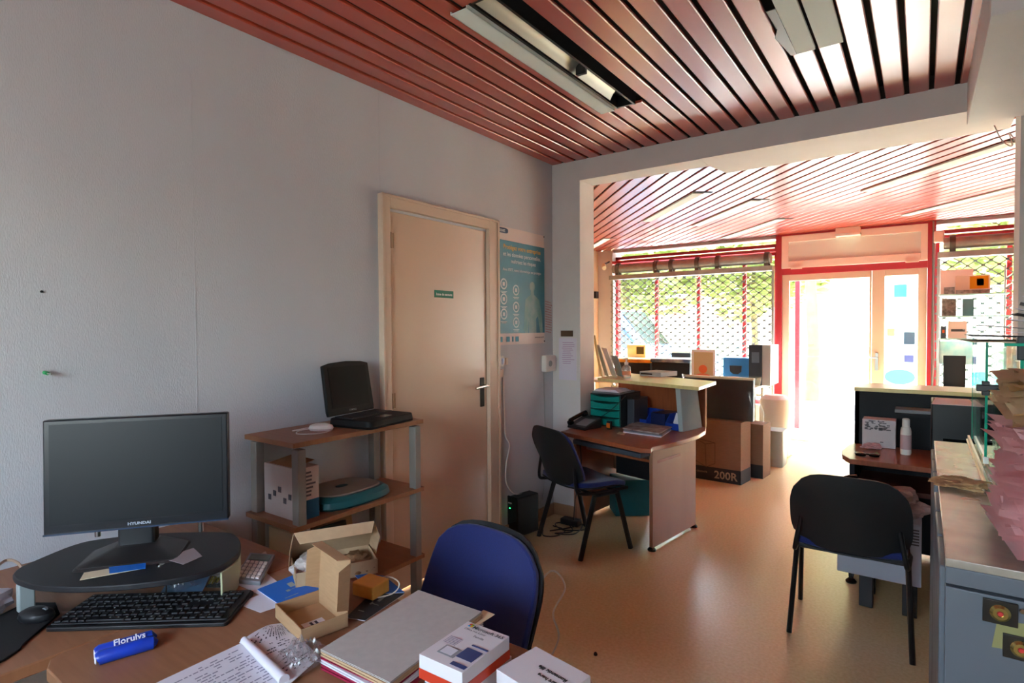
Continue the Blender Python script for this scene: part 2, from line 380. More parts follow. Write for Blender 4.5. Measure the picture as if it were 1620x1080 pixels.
# ---------------------------------------------------------------- shop front
wf = MB(); wf.box((XL2, FY - 0.02, 0), (-3.67, FY + 0.25, H2)).box((-3.67, FY, 0), (-1.47, FY + 0.25, 0.42)).box((0.1, FY, 0), (XR2, FY + 0.25, 0.42)).box((-3.67, FY + 0.02, 2.49), (XR2, FY + 0.25, H2 + 0.1))
wf.box((2.2, FY, 0), (XR2, FY + 0.25, H2))
struct('wall_front', wf, pillarpaint, 'white shop front wall around the windows')
tape = mat('white_tape', (236, 232, 226), 0.5)
def mullion(x, y, z0, z1, par, kind):
    m = MB().box((x - 0.021, y, z0), (x + 0.021, y + 0.05, z1))
    o = build('mullion', m, redframe, par)
    t = MB(); z = z0 + 0.05
    while z < z1 - 0.1:
        if kind == 'stripe': t.ext([(x - 0.021, y - 0.001, z), (x + 0.021, y - 0.001, z + 0.035), (x + 0.021, y - 0.001, z + 0.055), (x - 0.021, y - 0.001, z + 0.02)], (0, -0.0006, 0))
        z += 0.085
    if t.v: build('reflective_tape', t, tape, o)
def shopwindow(name, x0, x1, muls, label):
    gy = FY + 0.12
    m = MB().box((x0, gy - 0.03, 2.39), (x1, gy + 0.05, 2.43)).box((x0, gy - 0.03, 2.29), (x1, gy + 0.05, 2.345)).box((x0, gy - 0.03, 0.42), (x1, gy + 0.05, 0.47))
    m.box((x0, FY - 0.03, 2.325), (x1, FY + 0.09, 2.36))
    m.box((x0, gy - 0.03, 0.42), (x0 + 0.04, gy + 0.05, 2.43)).box((x1 - 0.04, gy - 0.03, 0.42), (x1, gy + 0.05, 2.43))
    wn = struct(name, m, redframe, label)
    ms = [x0 + 0.02] + muls + [x1 - 0.02]
    for x in muls: mullion(x, gy - 0.03, 0.47, 2.29, wn, 'stripe')
    for a, b in zip(ms[:-1], ms[1:]): build('window_pane', MB().box((a + 0.018, gy + 0.005, 0.47), (b - 0.018, gy + 0.01, 2.41)), glass, wn)
    return wn
shopwindow('window_1', -3.67, -1.47, [-3.05, -2.46, -1.87], 'left shop window with striped red mullions')
w2 = shopwindow('window_2', 0.1, 2.2, [0.715, 1.3, 1.85], 'right shop window beside the entrance')
dots = MB()
for k in range(16):
    z = 0.6 + k * 0.105
    dots.add([(0.715 + 0.02 * math.cos(a * math.pi / 8), FY + 0.088, z + 0.034 * math.sin(a * math.pi / 8)) for a in range(16)], [tuple(range(16))])
build('tape_dots', dots, mat('bright_red_tape', (226, 66, 60), 0.4), w2)
# entrance door
m = MB()
m.box((-1.475, FY - 0.03, 0), (-1.405, FY + 0.12, 2.52)).box((0.035, FY - 0.03, 0), (0.075, FY + 0.12, 2.52)).box((0.09, FY - 0.03, 0), (0.108, FY + 0.12, 2.52)).box((-1.405, FY - 0.03, 2.03), (0.035, FY + 0.1, 2.105)).box((-1.405, FY - 0.03, 2.5), (0.035, FY + 0.1, 2.53))
d2 = struct('door_2', m, redframe, 'glazed shop entrance door in a red frame', bevel=0.002)
build('side_strip', MB().box((0.075, FY - 0.02, 0), (0.09, FY + 0.1, 2.52)), lightgrey, d2)
m = MB(); x0, x1, z0, z1 = -1.405, 0.035, 2.108, 2.498
gx0, gx1, gz0, gz1 = -1.33, -0.025, 2.19, 2.42
m.box((x0, FY - 0.045, z0), (gx0, FY, z1)).box((gx1, FY - 0.045, z0), (x1, FY, z1)).box((gx0, FY - 0.045, z0), (gx1, FY, gz0)).box((gx0, FY - 0.045, gz1), (gx1, FY, z1))
tr = build('transom_panel', m, pinkpanel, d2, bevel=0.002)
build('frosted_pane', MB().box((gx0, FY - 0.03, gz0), (gx1, FY - 0.02, gz1)), mat('frosted_grey_pane', (216, 218, 210), 0.6), tr)
m = MB()
for x in (-1.24, -0.1): m.cbox((x, FY - 0.05, 2.103), (0.12, 0.02, 0.022))
build('transom_latch', m, pinkpanel, tr)
def leaf(name, x0, x1, gx0, gx1, gz0, gz1, glab):
    m = MB(); y0, y1 = FY - 0.005, FY + 0.045
    m.box((x0, y0, 0.012), (gx0, y1, 2.03)).box((gx1, y0, 0.012), (x1, y1, 2.03)).box((gx0, y0, 0.012), (gx1, y1, gz0)).box((gx0, y0, gz1), (gx1, y1, 2.03))
    o = build(name, m, framecream, d2, bevel=0.003)
    build('glass_pane', MB().box((gx0, FY + 0.018, gz0), (gx1, FY + 0.024, gz1)), glass, o)
    return o
l1 = leaf('door_leaf', -1.403, -0.475, -1.325, -0.495, 0.09, 1.955, '')
l2 = leaf('door_leaf', -0.47, 0.033, -0.35, -0.045, 0.09, 1.96, '')
m = MB().cbox((-0.42, FY - 0.012, 1.0), (0.03, 0.012, 0.2)); hp = build('handle_plate', m, metal, l2, bevel=0.002)
m = MB().tube([(-0.42, FY - 0.015, 1.05), (-0.42, FY - 0.06, 1.05), (-0.50, FY - 0.06, 1.05)], 0.008, 8); build('door_handle', m, metal, l2)
# notices stuck on the glass of the narrow leaf
def stick(par, name, x0, x1, z0, z1, m_, y=FY + 0.017, lab=None):
    o = build(name, MB().box((x0, y - 0.001, z0), (x1, y, z1)), m_, par)
    if lab: o['label'] = lab
    return o
aqua = thinmat('pale_aqua_print', (130, 205, 214))
stick(l2, 'notice', -0.265, -0.145, 1.72, 1.86, aqua)
stick(l2, 'notice', -0.325, -0.255, 1.29, 1.375, thinmat('buff_notice', (206, 196, 166)))
g = stick(l2, 'notice', -0.17, -0.07, 1.2, 1.335, thinmat('slate_notice', (110, 132, 150)))
o = MB(); o.add([(-0.29 + 0.04 * math.cos(a * math.pi / 10), FY + 0.0155, 1.215 + 0.04 * math.sin(a * math.pi / 10)) for a in range(20)], [tuple(range(20))[::-1]]); build('round_notice', o, thinmat('grey_notice', (160, 166, 156)), l2)
o = MB(); o.add([(-0.205 + 0.14 * math.cos(a * math.pi / 14), FY + 0.0155, 0.835 + 0.085 * math.sin(a * math.pi / 14)) for a in range(28)], [tuple(range(28))[::-1]]); build('oval_notice', o, thinmat('turquoise_oval', (70, 186, 190)), l2)['label'] = 'turquoise oval notice'
stick(l2, 'notice', -0.165, -0.08, 1.0, 1.08, thinmat('violet_notice', (130, 140, 186)))
stick(l2, 'notice', -0.16, -0.055, 0.6, 0.7, aqua)
# door mat threshold
solo('door_mat', 'pale threshold mat inside the glazed entrance door', 'mat', MB().box((-1.42, 6.78, 0.0), (-0.5, 7.55, 0.012)), mat('pale_mat', (206, 200, 186), 0.7, bump=0.3), bevel=0.003)
# ---------------------------------------------------------------- outside
struct('ground_outside', MB().box((-14, FY + 0.12, -0.12), (16, 40, -0.02)), mat('pale_pavement', (206, 202, 194), 0.8, var=0.05, vscale=2))
struct('street_asphalt', MB().box((-14, 10.0, -0.025), (16, 18.0, -0.012)), mat('asphalt', (158, 156, 150), 0.9, var=0.06, vscale=4), 'grey asphalt street')
m = MB().box((-14, 17.7, -0.02), (16, 17.95, 0.12)); struct('trim_2', m, mat('kerb_stone', (186, 184, 176), 0.8), 'stone kerb across the street')
m = MB().box((-14, 27.0, -0.02), (16, 28.0, 8.0)); fac = mat('pale_render', (176, 164, 146), 0.8)
bd = thing('building', 'pale rendered building across the street behind the trees', 'building', (0, 27, 0))
build('facade', m, fac, bd)
wm = mat('red_brown_shutter', (170, 96, 76), 0.7)
for k in range(9):
    for z in (1.9,): build('shutter', MB().box((-13 + k * 3.1, 26.93, z), (-12.3 + k * 3.1, 27.0, z + 0.9)), wm, bd)
solo('low_wall', 'low pale stone wall across the street', 'wall', MB().box((-6, 18.0, -0.02), (10, 18.3, 0.75)).box((-6, 17.95, 0.75), (10, 18.35, 0.85)), mat('weathered_stone', (170, 172, 150), 0.8, var=0.1, vscale=3))
red_post = solo('awning_post', 'red awning post outside the glazed entrance door', 'post', MB().box((-1.45, 8.78, -0.02), (-1.39, 8.84, 2.9)), redframe, bevel=0.004)
def tree(x, y, h, cr, seed, label, cz):
    rnd = random.Random(seed)
    t = thing('street_tree', label, 'tree', (x, y, -0.02), 0, 'street trees')
    m = MB().tube([(x, y, -0.02), (x + 0.03, y, 1.0), (x - 0.03, y + 0.02, 2.2), (x, y, h * 0.75)], 0.1, 10, rs=[0.14, 0.11, 0.1, 0.06])
    for k in range(6):
        a = rnd.uniform(0, 6.28); m.tube([(x, y, h * 0.45), (x + cr * 0.6 * math.cos(a), y + cr * 0.6 * math.sin(a), h * 0.45 + cr * rnd.uniform(0.4, 0.9))], 0.04, 6, rs=[0.05, 0.02])
    build('trunk', m, mat('tree_bark', (120, 104, 70), 0.9, var=0.15, vscale=8), t)
    m = MB()
    for k in range(3000):
        while True:
            p = Vector((rnd.uniform(-1, 1), rnd.uniform(-1, 1), rnd.uniform(-1, 1)))
            if 0.35 < p.length < 1: break
        p *= 0.85 + 0.25 * noise.noise(p * 2.3 + Vector((seed, 0, 0)))
        p = Vector((x + p.x * cr, y + p.y * cr, cz + p.z * cr * 0.8)); s_ = rnd.uniform(0.13, 0.26)
        q = Matrix.Rotation(rnd.uniform(0, 6.28), 3, 'Z') @ Matrix.Rotation(rnd.uniform(-1.1, 1.1), 3, 'X')
        m.add([p + q @ Vector(v) for v in ((-s_, 0, 0), (0, -s_ * 0.45, 0.01), (s_, 0, 0), (0, s_ * 0.45, 0.01))], [(0, 1, 2, 3)])
    lm = thinmat('sunlit_leaves', (140, 152, 90))
    build('foliage', m, lm, t)
tree(-6.6, 14.6, 5.2, 2.7, 1, 'leafy street tree behind the left shop window, by the blue car', 3.4)
tree(-1.72, 12.2, 5.0, 2.1, 2, 'leafy street tree with pale trunk seen through the entrance door glass', 4.1)
tree(-4.2, 18.6, 5.4, 2.7, 3, 'leafy street tree farther across the street, left of the entrance', 3.5)
tree(2.2, 14.6, 5.2, 2.4, 4, 'leafy street tree behind the right shop window', 3.5)
def car(x, y, L, hgt, bodym, label, rz=0):
    t = thing('parked_car', label, 'car', (x, y, -0.02), rz, 'cars parked in the street')
    M = t.matrix_world.copy()
    side = [(-L / 2, 0.35), (-L / 2 + 0.02, 0.75), (-L / 2 + 0.12, 0.98), (-L * 0.36, hgt - 0.12), (-L * 0.28, hgt), (L * 0.06, hgt), (L * 0.22, 1.02), (L * 0.44, 0.84), (L / 2 - 0.02, 0.62), (L / 2, 0.35), (L * 0.4, 0.22), (-L * 0.42, 0.22)]
    m = MB(M); n = len(side); vs = []
    for wy, sh in ((-0.84, 0.0), (-0.6, 0.0), (0.6, 0.0), (0.84, 0.0)):
        for sx, sz in side:
            zz = sz
            if abs(wy) > 0.7: zz = sz; k = 0
            vs.append((sx, wy * (0.78 if sz > 1.0 and abs(wy) > 0.7 else 1.0), zz))
    fs = [tuple(range(n)), tuple(range(3 * n, 4 * n))[::-1]]
    for r_ in range(3):
        for i in range(n): j = (i + 1) % n; fs.append((r_ * n + i, (r_ + 1) * n + i, (r_ + 1) * n + j, r_ * n + j))
    m.add(vs, fs); build('car_body', m, bodym, t, bevel=0.05)
    gm = mat('tinted_car_glass', (30, 38, 44), 0.1)
    for sgn in (-1, 1):
        m = MB(M); m.ext([(-L * 0.30, sgn * 0.72, 1.02), (-L * 0.27, sgn * 0.66, hgt - 0.07), (L * 0.04, sgn * 0.66, hgt - 0.07), (L * 0.17, sgn * 0.74, 1.02)], (0, sgn * 0.02, 0)); build('side_window', m, gm, t)
    m = MB(M); m.ext([(L * 0.205, -0.6, 1.06), (L * 0.075, -0.55, hgt - 0.05), (L * 0.075, 0.55, hgt - 0.05), (L * 0.205, 0.6, 1.06)], (0.03, 0, 0.02)); build('windscreen', m, gm, t)
    for sx in (-L * 0.31, L * 0.31):
        for sy in (-0.78, 0.78):
            m = MB(M); m.tube([(sx, sy - 0.1, 0.31), (sx, sy + 0.1, 0.31)], 0.31, 24); o = build('wheel', m, tubeblack, t)
            m = MB(M); m.tube([(sx, sy - 0.105, 0.31), (sx, sy + 0.105, 0.31)], 0.18, 16); build('hubcap', m, metal, o)
car(-5.25, 11.2, 4.2, 1.78, mat('steel_blue_car_paint', (72, 104, 140), 0.3), 'steel blue car parked outside the left shop window')
# ---------------------------------------------------------------- roller grilles
def grille(x0, x1, zt, zb, label, tag_):
    t = thing('roller_grille', label, 'roller grille', ((x0 + x1) / 2, FY - 0.09, zt), 0)
    y = FY - 0.055
    m = MB(); cw, ch = 0.125, 0.098; k = -60
    sl_ = ch / cw
    for sgn in (-1, 1):
        for k in range(-40, 60):
            xa = x0 + k * cw
            # line z = zb + sgn*sl*(x-xa)
            pts = []
            lo, hi = x0, x1
            if sgn > 0: lo = max(lo, xa); hi = min(hi, xa + (zt - zb) / sl_)
            else: hi = min(hi, xa); lo = max(lo, xa - (zt - zb) / sl_)
            if hi - lo > 0.02:
                m.tube([(lo, y + sgn * 0.003, zb + sgn * sl_ * (lo - xa)), (hi, y + sgn * 0.003, zb + sgn * sl_ * (hi - xa))], 0.006, 4)
    r = 0
    z = zb
    while z < zt:
        x = x0 + (cw / 2 if r % 2 else 0)
        while x < x1: m.cbox((x, y, z), (0.03, 0.017, 0.022)); x += cw
        z += ch / 2; r += 1
    build('lattice', m, mat('lattice_grey', (112, 116, 112), 0.6), t)
    build('bottom_rail', MB().cbox(((x0 + x1) / 2, y, zb), (x1 - x0, 0.02, 0.03)), steel, t)
    build('head_rail', MB().box((x0, FY - 0.16, zt), (x1, FY - 0.03, zt + 0.06)), steel, t, bevel=0.003)
    build('roller_tube', MB().tube([(x0 + 0.05, FY - 0.11, zt + 0.15), (x1 - 0.02, FY - 0.11, zt + 0.15)], 0.062, 20), steel, t)
    for f in (0.06, 0.32, 0.42, 0.58, 0.7, 0.97):
        xx = x0 + (x1 - x0) * f
        m = MB().tube([(xx - 0.025, FY - 0.11, zt + 0.15), (xx + 0.025, FY - 0.11, zt + 0.15)], 0.082, 20).cbox((xx, FY - 0.11, zt + 0.075), (0.05, 0.12, 0.03)); build('spring_drum', m, mat('dark_bracket', (92, 88, 80), 0.5, metal=0.4), t)
    for xx in (x0 + 0.01, x1 - 0.01): build('guide_rail', MB().cbox((xx, y, (zb + zt) / 2), (0.025, 0.03, zt - zb)), steel, t)
grille(-3.66, -1.49, 2.085, 0.55, 'lattice roller grille pulled down over the left shop window', 1)
grille(0.12, 2.18, 2.11, 0.55, 'lattice roller grille pulled down over the right shop window', 2)
# ================================================================ LAMPS
lampwhite = mat('aged_white_lamp_panel', (218, 226, 220), 0.7, spec=0.2)
t = thing('ceiling_light', 'open fluorescent ceiling lamp with its grey cover panel hanging beside a dark recess', 'ceiling light', (-1.38, 2.3, H1))
build('housing', MB().box((-1.392, 1.67, H1 + 0.06), (-1.278, 2.945, H1 + 0.066)).box((-1.392, 1.67, H1 - 0.002), (-1.38, 2.945, H1 + 0.06)).box((-1.29, 1.67, H1 - 0.002), (-1.278, 2.945, H1 + 0.06)).box((-1.38, 2.93, H1), (-1.29, 2.945, H1 + 0.06)).box((-1.38, 1.67, H1), (-1.29, 1.685, H1 + 0.06)), tubeblack, t)
m = MB(); m.grid(lambda u, v: (-1.375 + 0.08 * u, 1.69 + 1.14 * v, H1 + 0.05 - 0.045 * (2 * u - 1) ** 2 * 1.0), 8, 1, 0.001); build('reflector', m, mat('reflector_grey', (176, 176, 164), 0.35, metal=0.5), t)
build('socket', MB().cbox((-1.335, 2.44, H1 + 0.02), (0.05, 0.02, 0.05)), tubeblack, t)
m = MB(); m.box((-1.483, 1.672, H1 - 0.012), (-1.40, 2.94, H1 - 0.008)).box((-1.483, 1.672, H1 - 0.012), (-1.479, 2.94, H1 + 0.012)).box((-1.404, 1.672, H1 - 0.012), (-1.40, 2.94, H1 + 0.012))
build('cover_panel', m, lampwhite, t, bevel=0.001)
t = thing('ceiling_light', 'white two-panel ceiling lamp at the top edge beside a torn slat end', 'ceiling light', (-0.37, 2.2, H1))
for xa, xb in ((-0.466, -0.392), (-0.378, -0.286)):
    build('cover_panel', MB().box((xa, 1.55, H1 - 0.004), (xb, 2.832, H1 + 0.01)), lampwhite, t, bevel=0.001)
m = MB(); m.ext([(-0.50, 2.38, H1 - 0.003), (-0.466, 2.38, H1 - 0.003), (-0.466, 2.83, H1 - 0.003), (-0.487, 2.83, H1 - 0.003), (-0.515, 2.62, H1 - 0.003), (-0.492, 2.55, H1 - 0.003)], (0, 0, -0.003)); build('torn_strip', m, tubeblack, t)
lpos = [('white ceiling lamp over the reception counter, nearest the pillar', P(1053, 329, 2, H2)), ('white ceiling lamp midway between the pillar and the entrance door', P(1148, 338, 2, H2)), ('faint white ceiling lamp nearest the left of the entrance transom', P(1192, 362, 2, H2)),
        ('white ceiling lamp in the far left corner above the left shop window', P(945, 388, 2, H2)), ('long white ceiling lamp running right above the transom', P(1470, 268, 2, H2)), ('white ceiling lamp above the right shop window, nearest the glass', P(1510, 318, 2, H2))]
for i, (lab, p) in enumerate(lpos):
    L = 1.25; p = Vector((p.x, p.y, H2))
    kk = round((p - Vector((0, PY, 0))).dot(n2) / PIT); q = n2 * (kk * PIT) + Vector((0, PY, 0)); p = q + t2 * (p - q).dot(t2); p.z = H2
    t = thing('ceiling_light', lab, 'ceiling light', p, math.degrees(A2), 'flush lamps of the front room')
    M = t.matrix_world.copy()
    build('diffuser', MB(M).box((-0.044, -L / 2, -0.012), (0.044, L / 2, -0.001)), lampwhite, t, bevel=0.001)
    build('end_gap', MB(M).box((-0.044, -L / 2 - 0.03, -0.003), (0.12, -L / 2, -0.001)), plenum, t)
t = thing('exit_light', 'small blank emergency light box above the entrance transom', 'emergency light', (-0.7, FY - 0.12, 2.44))
build('light_body', MB().box((-0.82, FY - 0.16, 2.455), (-0.58, FY - 0.05, H2)), pinkpanel, t, bevel=0.003)
build('light_lens', MB().box((-0.825, FY - 0.165, 2.425), (-0.575, FY - 0.05, 2.455)), mat('lens_white', (226, 226, 218), 0.2), t, bevel=0.004)
t = thing('motion_sensor', 'small cream sensor box beside the transom, right of the red post', 'sensor', (0.13, FY - 0.06, 2.33))
build('sensor_body', MB().box((0.085, FY - 0.11, 2.28), (0.175, FY - 0.035, 2.40)), pinkpanel, t, bevel=0.012)
m = MB().tube(smoothpath([(0.1, FY - 0.05, 2.3), (0.09, FY - 0.04, 1.8), (0.1, FY - 0.04, 1.1), (0.085, FY - 0.04, 0.6)]), 0.004, 6); build('cable', m, lightgrey, t)
# ================================================================ LEFT WALL THINGS
t = thing('door_sign', 'small green emergency exit sticker on the cream door', 'sign', (LW + 0.005, 2.47, 1.6))
build('sign_plate', MB().box((LW + 0.004, 2.392, 1.585), (LW + 0.007, 2.552, 1.627)), mat('exit_green', (0, 112, 84), 0.5), t)
m = MB().text('Issue de secours', (LW + 0.0073, 2.472, 1.598), (0, 1, 0), (0, 0, 1), 0.0205, 'CENTER', 0.0005, 0.0004); build('lettering', m, mat('sign_white', (222, 236, 228), 0.6), t)
# poster
t = thing('poster', 'blue security poster with a pale human figure pinned beside the cream door', 'poster', (LW + 0.002, 3.26, 1.29))
y0, y1 = 2.972, 3.556
def pf(u, v): return (LW + 0.004 + 0.003 * math.sin(9 * u) * math.sin(4 * v), y0 + (y1 - y0) * u, 1.295 + 0.785 * v)
build('sheet', MB().grid(pf, 12, 12, 0.0006), mat('poster_white', (224, 214, 208), 0.5), t)
X = LW + 0.009
bluem = mat('poster_blue', (36, 118, 142), 0.4, alt=(60, 140, 160), vscale=4)
build('blue_field', MB().box((X - 0.001, y0 + 0.004, 1.372), (X, y1 - 0.004, 1.99)), bluem, t)
m = MB(); m.k = 0
m.text('Protégez votre entreprise', (X, (y0 + y1) / 2 + 0.01, 1.935), (0, 1, 0), (0, 0, 1), 0.043, 'CENTER', 0.0006, 0.0007)
build('headline', m, mat('poster_yellow', (222, 182, 60), 0.5), t)
m = MB(); m.text('et les données personnelles,', (X, (y0 + y1) / 2 + 0.01, 1.888), (0, 1, 0), (0, 0, 1), 0.04, 'CENTER', 0.0006, 0.0007)
m.text('maîtrisez les risques', (X, (y0 + y1) / 2 + 0.02, 1.845), (0, 1, 0), (0, 0, 1), 0.037, 'CENTER', 0.0006, 0.0006)
m.text('Avec ESET, votre informatique est protégée', (X, (y0 + y1) / 2 + 0.01, 1.79), (0, 1, 0), (0, 0, 1), 0.026, 'CENTER', 0.0006, 0.0003)
wprint = mat('poster_white_print', (214, 226, 228), 0.5)
def disc(mb, y, z, r, x=X, n=20): mb.add([(x + 0.0008, y + r * math.cos(a * 2 * math.pi / n), z + r * math.sin(a * 2 * math.pi / n)) for a in range(n)], [tuple(range(n))])
for yy, zz in ((3.05, 1.70), (3.19, 1.665), (3.05, 1.60), (3.19, 1.55), (3.05, 1.50), (3.19, 1.445)):
    n = 24; ro, ri = 0.037, 0.028; vs = [(X + 0.0007, yy + r * math.cos(a * 2 * math.pi / n), zz + r * math.sin(a * 2 * math.pi / n)) for r in (ro, ri) for a in range(n)]
    ic = MB(); ic.add(vs, [(a, (a + 1) % n, n + (a + 1) % n, n + a) for a in range(n)])
    ic.box((X, yy - 0.012, zz - 0.013), (X + 0.0008, yy + 0.012, zz + 0.012))
    ic.box((X, yy - 0.035, zz - 0.052), (X + 0.0008, yy + 0.035, zz - 0.047)); ic.box((X, yy - 0.025, zz - 0.06), (X + 0.0008, yy + 0.025, zz - 0.056)); build('round_icon', ic, wprint, t)
build('poster_lettering', m, wprint, t)
# the pale human figure
m = MB(); disc(m, 3.39, 1.70, 0.034)
m.add([(X + 0.0008, 3.39 + a, 1.36 + b + 0.012) for a, b in ((-0.018, 0.30), (-0.022, 0.27), (-0.085, 0.235), (-0.10, 0.13), (-0.108, 0.02), (-0.09, 0.0), (-0.055, 0.0), (-0.05, 0.1), (-0.045, 0.0), (0.05, 0.0), (0.045, 0.1), (0.07, 0.12), (0.10, 0.0), (0.135, 0.0), (0.125, 0.12), (0.09, 0.235), (0.022, 0.27), (0.018, 0.30))], [tuple(range(18))[::-1]])
build('human_figure', m, mat('figure_pale', (146, 178, 176), 0.5, alt=(104, 156, 156), vscale=12), t)
m = MB(); m.prism([(0, 0), (1, 0), (1, 1), (0, 1)], 0, 0.001) if 0 else None
m.ext([(X, y0 + 0.02 + p[0] * 0.11, 2.035 + p[1] * 0.035) for p in rrect(0, 0, 1, 1, 0.3, 4)], (0.0006, 0, 0)); build('logo', m, mat('logo_navy', (30, 62, 96), 0.5), t)
m = MB().text('eset', (X + 0.0008, y0 + 0.03, 2.043), (0, 1, 0), (0, 0, 1), 0.036, 'LEFT', 0.0005, 0.0005, 1.1)
build('logo_lettering', m, wprint, t)
m = MB()
for yy, cw in ((2.99, 0.045), (3.08, 0.035), (3.145, 0.015), (3.185, 0.035)): m.box((X - 0.002, yy, 1.315), (X, yy + cw, 1.35))
build('footer_logos', m, mat('footer_teal', (40, 130, 150), 0.5), t)
m = MB().text('www.eset.com/fr', (X, 3.54, 1.335), (0, 1, 0), (0, 0, 1), 0.017, 'RIGHT', 0.0004, 0.0003); build('footer_lettering', m, ink, t)
m = MB()
for yy, zz in ((2.99, 2.083), (3.545, 2.07), (3.545, 1.31), (2.985, 1.31)): m.lathe([(0.001, 0), (0.006, 0.001), (0.005, 0.004)], (0, 0, 0), 8, XF((LW + 0.009, yy, zz)) @ Matrix.Rotation(rad(90), 4, 'Y'))
build('pins', m, tubeblack, t)
# handwriting on the wall
m = MB(); redink = mat('red_brown_ink', (176, 104, 98), 0.8)
rnd = random.Random(3)
for i in range(13):
    z = 1.60 - i * 0.0185; yy = 3.572 + rnd.uniform(0, 0.006)
    while yy < 3.655: wd = rnd.uniform(0.006, 0.016); m.box((LW + 0.0015, yy, z - (yy - 3.57) * 0.12), (LW + 0.0021, yy + wd, z + 0.005 - (yy - 3.57) * 0.12)); yy += wd + 0.004
solo('handwritten_notes', 'red and brown handwritten notes on the wall right of the blue poster', 'writing', m, redink)
# switches
t = thing('light_switch', 'white light switch on the wall beside the door frame, under the poster', 'light switch', (LW, 2.995, 1.16))
build('switch_plate', MB().box((LW, 2.983, 1.155), (LW + 0.03, 3.02, 1.225)), whitep, t, bevel=0.004)
build('switch_rocker', MB().box((LW + 0.03, 2.992, 1.17), (LW + 0.042, 3.012, 1.21)), mat('pale_blue_plastic', (188, 196, 214), 0.4), t, bevel=0.003)
solo('wall_socket', 'small cream wall socket right of the white light switch', 'socket', MB().box((LW, 3.04, 1.165), (LW + 0.03, 3.065, 1.21)), framecream, bevel=0.004)
solo('cable_box', 'small yellowed plastic box below the white light switch', 'junction box', MB().box((LW, 2.985, 1.085), (LW + 0.02, 3.03, 1.135)), framecream, bevel=0.004)
t = thing('alarm_keypad', 'square white control box on the wall near the pillar corner', 'control box', (LW, 3.57, 1.08))
build('casing', MB().box((LW, 3.515, 1.085), (LW + 0.045, 3.655, 1.205)), whitep, t, bevel=0.01, seg=3)
m = MB().lathe([(0.022, 0), (0.022, 0.004), (0.016, 0.006), (0.005, 0.006)], (0, 0, 0), 20, XF((LW + 0.045, 3.57, 1.145)) @ Matrix.Rotation(rad(90), 4, 'Y')); build('dial', m, lightgrey, t)
m = MB().tube(smoothpath([(LW + 0.006, 3.04, 1.08), (LW + 0.006, 3.05, 0.9), (LW + 0.007, 3.06, 0.7), (LW + 0.012, 3.10, 0.62), (LW + 0.02, 3.05, 0.5), (LW + 0.02, 3.05, 0.38), (LW + 0.02, 3.13, 0.29), (LW + 0.05, 3.2, 0.27)]), 0.0045, 6)
solo('wall_cable', 'white cable hanging down the wall from the switch to the black tower unit', 'cable', m, whitep)
m = MB().tube(smoothpath([(LW + 0.006, 3.54, 1.08), (LW + 0.006, 3.55, 0.8), (LW + 0.007, 3.56, 0.4), (LW + 0.012, 3.5, 0.15)]), 0.0025, 6)
solo('wall_cable', 'thin pale cable running down from the square white control box', 'cable', m, lightgrey)
m = MB().tube([(LW, 0.607, 1.277), (LW + 0.028, 0.607, 1.275)], 0.006, 10); o = solo('wall_plug', 'small green screw plug in the wall above the big monitor', 'wall plug', m, mat('green_plug', (30, 150, 80), 0.4))
build('screw', MB().tube([(LW + 0.028, 0.607, 1.275), (LW + 0.045, 0.612, 1.273)], 0.0025, 8), steel, o)
m = MB().tube([(LW, 0.604, 1.533), (LW + 0.006, 0.604, 1.533)], 0.004, 8); solo('wall_nail', 'tiny dark nail in the wall, above the green screw plug', 'nail', m, tubeblack)
# pillar notices
solo('door_plate', 'small brown plate on the white pillar', 'sign plate', MB().box((-2.192, PY - 0.004, 1.342), (-2.09, PY, 1.386)), mat('brown_plate', (84, 62, 40), 0.5))
m = MB(); m.box((-2.21, PY - 0.002, 1.02), (-2.06, PY - 0.0008, 1.33)); o = solo('notice_sheet', 'white notice sheet with faint violet text under the brown plate', 'notice', m, mat('notice_white', (214, 208, 220), 0.7))
m = MB(); rnd = random.Random(5)
for i in range(12):
    m.box((-2.185 + rnd.uniform(0, 0.01), PY - 0.0026, 1.295 - i * 0.014), (-2.085 + rnd.uniform(-0.03, 0.01), PY - 0.002, 1.2995 - i * 0.014))
build('text_lines', m, mat('violet_print', (176, 142, 176), 0.8), o)
# ================================================================ THE BLACK TOWER UNIT AND CABLES
t = thing('computer_tower', 'small black tower unit with a green light, on the floor by the left wall', 'tower unit', (-2.17, 3.2, 0), 0)
M = XF((-2.20, 3.19, 0), -10)
build('casing', MB(M).box((-0.045, -0.10, 0.012), (0.045, 0.10, 0.275)), blackp, t, bevel=0.008)
build('front_panel', MB(M).box((-0.047, -0.112, 0.006), (0.047, -0.10, 0.28)), blackg, t, bevel=0.004)
build('indicator', MB(M).cbox((-0.02, -0.113, 0.2), (0.008, 0.004, 0.005)), mat('green_led', (40, 220, 120), 0.3, emit=((40, 255, 120), 0.5)), t)
build('badge', MB(M).cbox((-0.02, -0.113, 0.235), (0.03, 0.003, 0.008)), lightgrey, t)
rnd = random.Random(11)
for lab, pts in (('black cable tangle on the floor between the tower unit and the reception desk', [(-2.08, 3.33), (-1.98, 3.5), (-2.1, 3.56), (-1.95, 3.42), (-2.02, 3.3), (-1.9, 3.36), (-1.97, 3.58), (-2.12, 3.48), (-2.0, 3.38), (-1.88, 3.52), (-2.05, 3.6)]),
                 ('thin grey power cord looping beside the black cable tangle', [(-2.13, 3.32), (-2.06, 3.22), (-1.98, 3.26), (-2.0, 3.4), (-2.11, 3.42)])):
    m = MB().tube(smoothpath([(x, y, 0.006 + 0.004 * (i % 3)) for i, (x, y) in enumerate(pts)], 8), 0.0042, 6)
    solo('power_cable', lab, 'cable', m, tubeblack if 'black' in lab else greyp)
